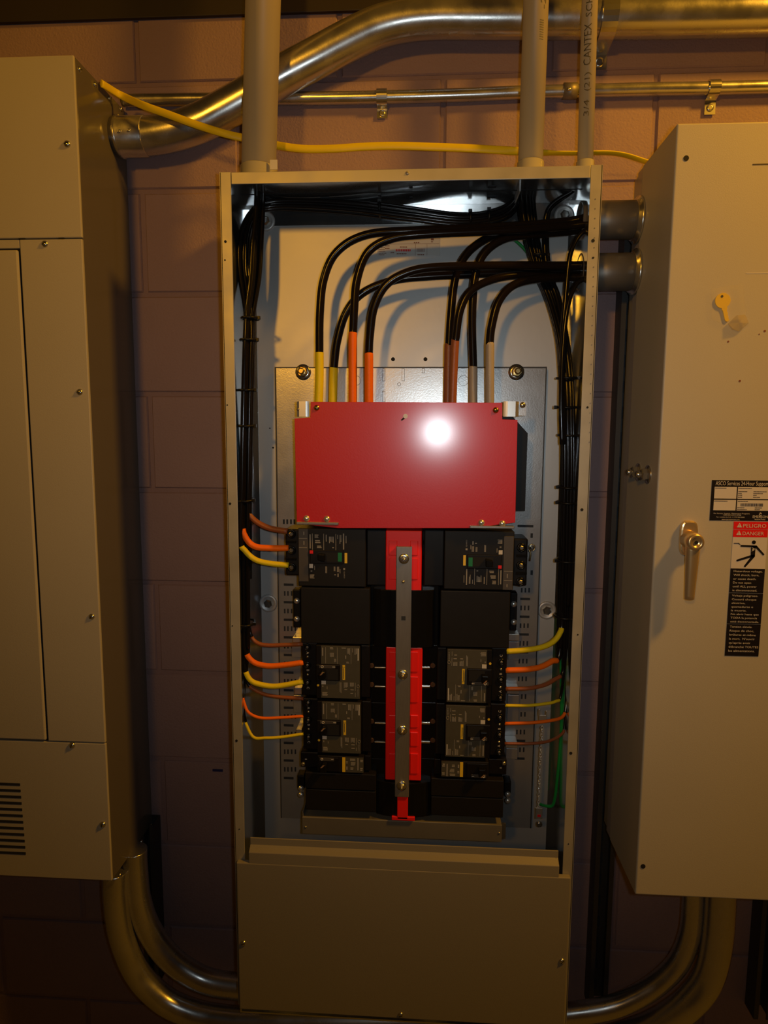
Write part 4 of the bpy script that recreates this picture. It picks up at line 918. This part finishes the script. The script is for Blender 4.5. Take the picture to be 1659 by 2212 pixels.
for i, pts in enumerate(([(1290, 492, -.115), (1262, 500, -.122), (1244, 520, -.124), (1230, 560, -.124), (1222, 640, -.122), (1214, 740, -.122), (1216, 860, -.126), (1218, 960, -.128)],
                         [(1290, 598, -.118), (1258, 604, -.124), (1240, 622, -.128), (1226, 665, -.130), (1217, 740, -.131), (1212, 860, -.133), (1214, 960, -.133)])):
    q = cat_spline(run(pts), 8)
    tag(MB().tube(q, .0046, 8).build('control_wire', 'wire'), ('black wire curving down from upper nipple into right bundle', 'black wire curving down from lower nipple into right bundle')[i], 'wire')
# green ground wires
q = cat_spline(run([(1060, 512, -.055), (1100, 514, -.058), (1125, 530, -.060), (1150, 562, -.060), (1168, 610, -.058)]), 8)
tag(MB().tube(q, .0028, 8).build('ground_wire', 'green'), 'thin green wire curving behind cables near the upper right', 'wire')
q = cat_spline(run([(1214, 1352, -.075), (1212, 1400, -.08), (1212, 1460, -.085), (1213, 1530, -.088), (1211, 1600, -.088), (1204, 1680, -.085), (1199, 1722, -.08), (1193, 1740, -.076), (1180, 1741, -.07), (1166, 1737, -.06)]), 8)
tag(MB().tube(q, .0032, 8).build('ground_wire', 'green'), 'green ground wire hanging in the lower right of the box', 'wire')
# cable ties
def tie(px, py, Y, rx, ry, label, group, head, vert=True):
    c = P(px, py, Y); t = thing('cable_tie', label, 'cable tie', c, group); n = 20; pts = []
    for i in range(n + 1):
        a = 2 * math.pi * i / n
        pts.append(c + (Vector((math.cos(a) * rx, math.sin(a) * ry, 0.001 * math.sin(a))) if vert else Vector((0.0005, math.sin(a) * ry, math.cos(a) * rx))))
    MB().tube(pts, 0.0025, 6, caps=False).build('band', 'tie', t)
    h = c + Vector(head); MB().box(h.x - .0036, h.x + .0036, h.y - .003, h.y + .003, h.z - .003, h.z + .003).build('head', 'tie', t, bevel=0.0006)
NL = ('topmost', 'second', 'third', 'fourth', 'fifth', 'sixth', 'seventh', 'eighth')
for i, (x, y) in enumerate(((541, 688), (538, 735), (534, 843), (533, 920), (531, 1080), (533, 1345))):
    tie(x, y, -.137, .0155, .021, 'black cable tie around the left bundle, %s from the top' % NL[i], 'cable ties on the left bundle', (.0165, -.006, 0))
for i, (x, y, hx) in enumerate(((1224, 817, 1), (1222, 880, -1), (1227, 940, 1), (1226, 1052, -1), (1225, 1085, -1), (1223, 1210, -1), (1219, 1330, 1))):
    tie(x, y, -.108, .0185, .020, 'black cable tie around the right bundle, %s from the top' % NL[i], 'cable ties on the right bundle', (.0195 * hx, -.006, 0))
for i, (x, y, Yq) in enumerate(((820, 452, -.080), (1015, 474, -.074), (1055, 470, -.073))):
    tie(x, y, Yq, .0115, .016, 'black cable tie around the crossing wires at the top, %s' % ('leftmost', 'middle one', 'rightmost')[i], 'cable ties on the crossing wires', (0, -.008, .0125), vert=False)
tie(1188, 552 + 8, -.070, .014, .016, 'black cable tie between the two nipples behind feeder cables', None, (.015, -.004, 0)) if False else tie(1162, 553, -.070, .0165, .018, 'black cable tie on wires between upper and lower feeder runs', 'cable ties on the right bundle', (.0175, -.006, 0))

# chain
cc = [P(1171, 1572, -.100), P(1167, 1640, -.100), P(1165, 1690, -.098), P(1163, 1748, -.096)]
ch = thing('chain', 'thin twisted silver chain hanging in lower right of the box', 'chain', P(1163, 1782, -.096))
sp2 = cat_spline(cc, 20); tot = [0]
for i in range(1, len(sp2)): tot.append(tot[-1] + (sp2[i] - sp2[i - 1]).length)
def along(s):
    for i in range(1, len(sp2)):
        if tot[i] >= s: return sp2[i - 1].lerp(sp2[i], (s - tot[i - 1]) / max(1e-9, tot[i] - tot[i - 1]))
    return sp2[-1]
Ltot = tot[-1]; nl = 34; lk = MB()
for i in range(nl):
    p = along(Ltot * i / (nl - 1)); a = i * 1.15; ring = []
    for k in range(13):
        t_ = 2 * math.pi * k / 12; ring.append(p + Vector((math.cos(a) * math.cos(t_) * .0026, math.sin(a) * math.cos(t_) * .0026, math.sin(t_) * .0036)))
    lk.tube(ring, .0009, 5, caps=False)
lk.build('links', 'chainlink', ch, kind='stuff')
MB().pbox(1164, 1545, 1181, 1558, -.100, -.098).pbox(1163, 1532, 1167, 1546, -.100, -.098).pbox(1179, 1536, 1182, 1548, -.100, -.098).build('top_clip', 'clip', ch, bevel=0.0006)
MB().pbox(1157, 1746, 1172, 1769, -.099, -.096).build('end_tag', 'clip', ch, bevel=0.0008)
c_ = P(1165, 1780, -.098); MB().lathe(c_, (0, -1, 0), [(-.001, .006), (.002, .006), (.0035, .004)], 14).build('end_button', 'zinc', ch)
MB().pbox(1161, 1760, 1168, 1765, -.0995, -.0989).build('tag_slot', 'redlab', ch)
gl = thing('ground_lug', 'small brass ring lug beside upper right breaker terminals', 'lug', P(1149, 1210, -.075))
c_ = P(1149, 1183, -.075); pts = [c_ + Vector((math.cos(a * .5236) * .006, 0, math.sin(a * .5236) * .0065)) for a in range(13)]
MB().tube(pts, .0012, 6, caps=False).build('ring', 'brass', gl)
MB().lathe(c_, (0, -1, 0), [(-.004, .0042), (.003, .004), (.004, .002)], 10).build('lug_screw', 'zinc', gl)
MB().tube(cat_spline(run([(1142, 1188, -.075), (1146, 1196, -.076), (1144, 1212, -.076)]), 4), .0018, 6).build('tail', 'brass', gl)

# ------------------------------------------------------------------ nipples and conduits
for i, (zy, nm) in enumerate(((476, 'upper'), (588, 'lower'))):
    c = P(1310, zy, -.09); t = thing('conduit_nipple', '%s short dull steel nipple joining open panelboard and right cabinet' % nm, 'conduit', (0.34, -.09, c.z - .033))
    n = 24; pr = []
    xi = P(1259, zy, -.118).x
    mb = MB(); vs = []
    for (x, r) in ((xi, .0335), (RX - 0.001, .0335), (RX - 0.001, .0300), (xi, .0300)):
        vs += [(x, -.09 + math.cos(2 * math.pi * k / n) * r, c.z + math.sin(2 * math.pi * k / n) * r) for k in range(n)]
    mb.add(vs, [(a * n + k, a * n + (k + 1) % n, ((a + 1) % 4) * n + (k + 1) % n, ((a + 1) % 4) * n + k) for a in range(4) for k in range(n)], True)
    mb.build('tube', 'emt_old', t)
    MB().lathe((RX - .0005, -.09, c.z), (-1, 0, 0), [(0, .041), (.004, .041), (.006, .0365), (.009, .0365), (.0095, .034)], 24).build('locknut', 'zinc', t)
    MB().lathe((XR, -.09, c.z), (1, 0, 0), [(0, .040), (.003, .040), (.0035, .034)], 24).build('locknut', 'zinc', t)
def pvc(label, top, bot, r, fr_, Y):
    z1_ = 3.44; a = P(*bot, Y); b = P(*top, Y); d_ = (b - a) / (b.z - a.z)
    base = a + d_ * (ZT - a.z); head = a + d_ * (z1_ - a.z)
    t = thing('pvc_conduit', label, 'conduit', base)
    MB().cyl(base + Vector((0, 0, .012)), head, r, n=28).build('pipe', 'pvc', t)
    MB().lathe(base, d_, [(-.002, fr_ * 1.06), (.006, fr_ * 1.06), (.007, fr_), (.033, fr_), (.0345, fr_ - .0015), (.034, r + .0004)], 28).build('adapter', 'pvc_fit', t)
    return t, base, d_
t1, b1, d1 = pvc('widest grey plastic conduit rising above left corner of open panelboard', (569, 0), (560, 350), .0310, .0335, -.13)
MB().pbox(583, 345, 599, 366, -.160, -.1585).build('white_sticker', 'white', t1)
t2, b2, d2 = pvc('medium grey plastic conduit entering right part of open panelboard', (1158, 0), (1146, 350), .0215, .0235, -.13)
t3, b3, d3 = pvc('thin grey plastic conduit with black lettering at right corner of open panelboard', (1274, 0), (1264, 350), .0135, .0155, -.13)
def wrap_text(par, s, base, d_, h0, h1, r, ang0, cap):
    vs, fs = text_data(s); x0 = min(v[0] for v in vs); x1 = max(v[0] for v in vs)
    mb = MB(); R_ = r + .0004
    bm = bmesh.new(); bv = [bm.verts.new((x, y, 0)) for x, y in vs]
    for f in fs:
        try: bm.faces.new([bv[i] for i in f])
        except ValueError: pass
    bmesh.ops.triangulate(bm, faces=bm.faces)
    for _ in range(2):
        lg = [e for e in bm.edges if e.calc_length() > 0.12]
        bmesh.ops.subdivide_edges(bm, edges=lg, cuts=1); bmesh.ops.triangulate(bm, faces=bm.faces)
    bm.verts.index_update()
    out = []
    for v in bm.verts:
        h = h0 + (h1 - h0) * (v.co.x - x0) / (x1 - x0); a = ang0 - (v.co.y * cap / 0.7) / r
        p = base + d_ * h; out.append((p.x + math.sin(a) * R_, p.y - math.cos(a) * R_, p.z))
    mb.add(out, [tuple(v.index for v in f.verts) for f in bm.faces]); bm.free()
    mb.build('lettering', 'pvcink', par)
def hz(px, py, b_): return P(px, py, -.13).z - b_.z
wrap_text(t3, '3/4', b3, d3, hz(1262, 258, b3), hz(1264, 224, b3), .0135, 0.05, .0090)
wrap_text(t3, '(21)', b3, d3, hz(1262, 205, b3), hz(1264, 165, b3), .0135, 0.05, .0090)
wrap_text(t3, 'CANTEX', b3, d3, hz(1264, 150, b3), hz(1268, 60, b3), .0135, 0.10, .0125)
wrap_text(t3, 'SCH 40', b3, d3, hz(1268, 46, b3), hz(1270, -30, b3), .0135, 0.10, .0105)
wrap_text(t2, '-212', b2, d2, hz(1165, 34, b2), hz(1165, -30, b2), .0215, 0.72, .0105)
mb = MB()
for i in range(9):
    y = 60 + i * 5; z = P(1165, y, -.13).z
    p = b2 + d2 * (z - b2.z); a = .5
    R_ = .0218; w = random.choice((.0010, .0016)); vs = []
    for dz in (0, w):
        for k in range(5): aa = .22 + k * .085; vs.append((p.x + math.sin(aa) * R_, p.y - math.cos(aa) * R_, p.z + dz))
    mb.add(vs, [(k, k + 1, 6 + k, 5 + k) for k in range(4)])
mb.build('barcode', 'pvcink', t2)

def conduit(label, pts, r, n=24, m='emt', name='steel_conduit', cap=True):
    q = cat_spline(pts, 10); low = min(q, key=lambda v: v.z)
    t = thing(name, label, 'conduit', low - Vector((0, 0, r))); MB().tube(q, r, n).build('pipe', m, t); return t
def PR(lst, Y): return [P(a, b, Y) for a, b in lst]
CYB = -.046
xa_ = LX + .0005
big = [Vector((xa_, CYB, P(262, 296, CYB).z))] + PR([(300, 296), (360, 288), (425, 268), (480, 240), (540, 206), (610, 164), (680, 127), (750, 90), (815, 60), (880, 44), (950, 38), (1030, 38), (1150, 38), (1300, 37), (1480, 35), (1700, 30), (1900, 25)], CYB)
bc = conduit('wide bent zinc conduit climbing along wall behind plastic conduits', big, .0345, m='emt')
z_ = big[0].z
MB().lathe((xa_, CYB, z_), (1, 0, 0), [(0, .0365), (.006, .0365), (.007, .0385), (.012, .0385), (.013, .0362), (.060, .0362), (.061, .0346)], 28).build('coupling', 'emt', bc)
for x, y in ((259, 283), (279, 281)): screw('set_screw', P(x, y, -.080), (0, -.9, .45), .0042, bc, 'zinc', slot=False)
sc_ = P(1312, 38, CYB); mb = MB(); ring = []
def strapthing(label, px, py, Yc, r, w, foot, m='zinc'):
    c = P(px, py, Yc); t = thing('conduit_strap', label, 'strap', c - Vector((0, 0, r + foot)), 'one hole straps on the conduits'); prof = []
    R_ = r + .0009; n = 14; out = []
    for i in range(n + 1):
        a = math.radians(100) - math.radians(230) * i / n * 1.0
        a = math.radians(80) + math.radians(190) * i / n
        out.append((c.y + math.cos(a + math.pi / 2 - math.radians(80) - math.pi / 2 + math.pi / 2 * 0) * 0 - math.sin(a - math.radians(80)) * R_ * 1.0, c.z + math.cos(a - math.radians(80)) * R_))
    # run: over the front of the pipe, then down to the wall and along it as a foot
    out = [(c.y - math.sin(math.pi * k / n) * R_, c.z + math.cos(math.pi * k / n) * R_) for k in range(n + 1)]
    out += [(-.0035, c.z - R_ - .004), (-.0035, c.z - R_ - foot)]
    inn = []
    th = .0022
    for i, (y, z) in enumerate(out):
        a, b = out[max(i - 1, 0)], out[min(i + 1, len(out) - 1)]; d_ = Vector((b[0] - a[0], b[1] - a[1])).normalized(); inn.append((y + d_.y * th * (1), z - d_.x * th))
    poly = out; m_ = len(out); vs = []
    for x in (c.x - w / 2, c.x + w / 2):
        vs += [(x, y, z) for y, z in out] + [(x, y, z) for y, z in inn]
    fs = []
    k = m_
    for i in range(m_ - 1):
        fs += [(i, i + 1, 2 * k + i + 1, 2 * k + i), (k + i, 3 * k + i, 3 * k + i + 1, k + i + 1), (i, k + i, k + i + 1, i + 1), (2 * k + i, 2 * k + i + 1, 3 * k + i + 1, 3 * k + i)]
    fs += [(0, 2 * k, 3 * k, k), (k - 1, 2 * k - 1, 4 * k - 1, 3 * k - 1)]
    MB().add(vs, fs, False).build('band', m, t)
    p = Vector((c.x, -.0055, c.z - R_ - foot * .6)); 
    MB().lathe(p, (0, -1, 0), [(-.003, w * .33), (.001, w * .33), (.002, w * .2)], 14).build('anchor_screw', 'zinc', t)
    return t
strapthing('large strap holding the wide upper conduit near right', 1310, 38, CYB, .0345, .028, .032)
EY = -.0135
em_ = [Vector((LX + .0005, EY, P(268, 217, EY).z))] + PR([(330, 216), (500, 214), (640, 213), (825, 210), (1000, 205), (1120, 200), (1240, 197), (1400, 193), (1540, 191), (1700, 187), (1900, 182)], EY)
ec = conduit('thin straight zinc conduit running along block joint above panelboard', em_, .0117, 16)
c_ = P(1228, 197, EY); MB().cyl(P(1216, 197.3, EY), P(1246, 196.8, EY), .0142, n=16).build('coupling', 'emt_old', ec)
screw('set_screw', P(1229, 192, -.028), (0, -.8, .6), .0042, ec, 'zinc', slot=False)
strapthing('small strap on thin conduit between the plastic conduits', 825, 210, EY, .0117, .020, .022)
strapthing('small bright strap on thin conduit above right cabinet', 1540, 191, EY, .0117, .020, .030)
# yellow flat cable
yc = [P(150, 243, -.150)][:0] + [PX(219, 180, LX + .008)] + [P(*p) for p in ((262, 206, -.070), (310, 228, -.098), (360, 246, -.105), (420, 268, -.108), (480, 287, -.108), (530, 299, -.098), (590, 312, -.088), (650, 321, -.090), (720, 321, -.092), (780, 317, -.092), (850, 315, -.092), (930, 317, -.092), (1030, 321, -.092), (1110, 326, -.088), (1180, 330, -.082), (1250, 331, -.078), (1310, 330, -.074), (1350, 335, -.070), (1395, 349, -.064), (1440, 362, -.055))]
def twist(t):
    if t < .68: return 0.15
    return min(1.45, .15 + (t - .68) * 16)
q = cat_spline(yc, 8)
tag(MB().tube(q, .0068, 12, flat=twist).build('cord', 'cord'), 'yellow flat cable sagging across wall behind the plastic conduits', 'cable')

# lower bends
def lowbend(label, lst, r, Y, m='emt'):
    return conduit(label, [P(a, b, y) for a, b, y in lst], r, 22, m)
lowbend('inner curved steel conduit from left cabinet to lower cover', [(291, 1835, -.100), (292, 1870, -.10), (300, 1946, -.10), (322, 2008, -.10), (362, 2064, -.10), (412, 2103, -.10), (465, 2124, -.10), (545, 2133, -.10), (600, 2134, -.10)], .0255, 0)
lowbend('outer curved steel conduit from left cabinet to lower cover', [(249, 1880, -.125), (250, 1937, -.125), (262, 2018, -.125), (296, 2100, -.125), (350, 2157, -.125), (412, 2187, -.125), (480, 2201, -.125), (560, 2205, -.125), (800, 2205, -.125), (1120, 2202, -.125)], .0262, 0)
lowbend('inner curved steel conduit from right cabinet to lower cover', [(1497, 1900, -.09), (1497, 1955, -.09), (1490, 2020, -.09), (1465, 2080, -.09), (1420, 2125, -.09), (1365, 2158, -.09), (1310, 2178, -.09), (1231, 2190, -.09), (1180, 2192, -.09)], .0215, 0)
lowbend('outer curved steel conduit from right cabinet toward floor edge', [(1556, 1890, -.115), (1556, 1955, -.115), (1548, 2045, -.115), (1528, 2115, -.115), (1490, 2165, -.115), (1440, 2202, -.105), (1385, 2228, -.09), (1300, 2252, -.07), (1180, 2264, -.055), (900, 2272, -.055), (520, 2275, -.055)], .0290, 0)

# strut channels
def strut(label, pxa, pxb, py, z0_, z1_, Yf=-.0413):
    x0_, x1_ = P(pxa, py, Yf).x, P(pxb, py, Yf).x; w = x1_ - x0_
    t = thing('strut_channel', label, 'channel', ((x0_ + x1_) / 2, -.02, z0_), 'steel strut channels on the wall')
    mb = MB().box(x0_, x1_, -.004, -.0015, z0_, z1_).box(x0_, x0_ + .0025, Yf, -.004, z0_, z1_).box(x1_ - .0025, x1_, Yf, -.004, z0_, z1_)
    mb.box(x0_ + .0025, x0_ + .0095, Yf, Yf + .0025, z0_, z1_).box(x1_ - .0095, x1_ - .0025, Yf, Yf + .0025, z0_, z1_)
    mb.build('channel', 'strut', t)
    sl = MB(); z = z0_ + .03
    while z < z1_ - .03:
        sl.box((x0_ + x1_) / 2 - .006, (x0_ + x1_) / 2 + .006, -.0046, -.004, z - .012, z + .012); z += .0508
    sl.build('slots', 'slot', t, kind='stuff')
strut('steel strut channel at left edge of the right cabinet', 1287, 1328, 1850, .25, 1.90)
strut('steel strut channel behind right end of left cabinet', 303, 333, 1850, .25, .64)
strut('steel strut channel at bottom right edge of photo', 1640, 1678, 2050, .25, 1.90)
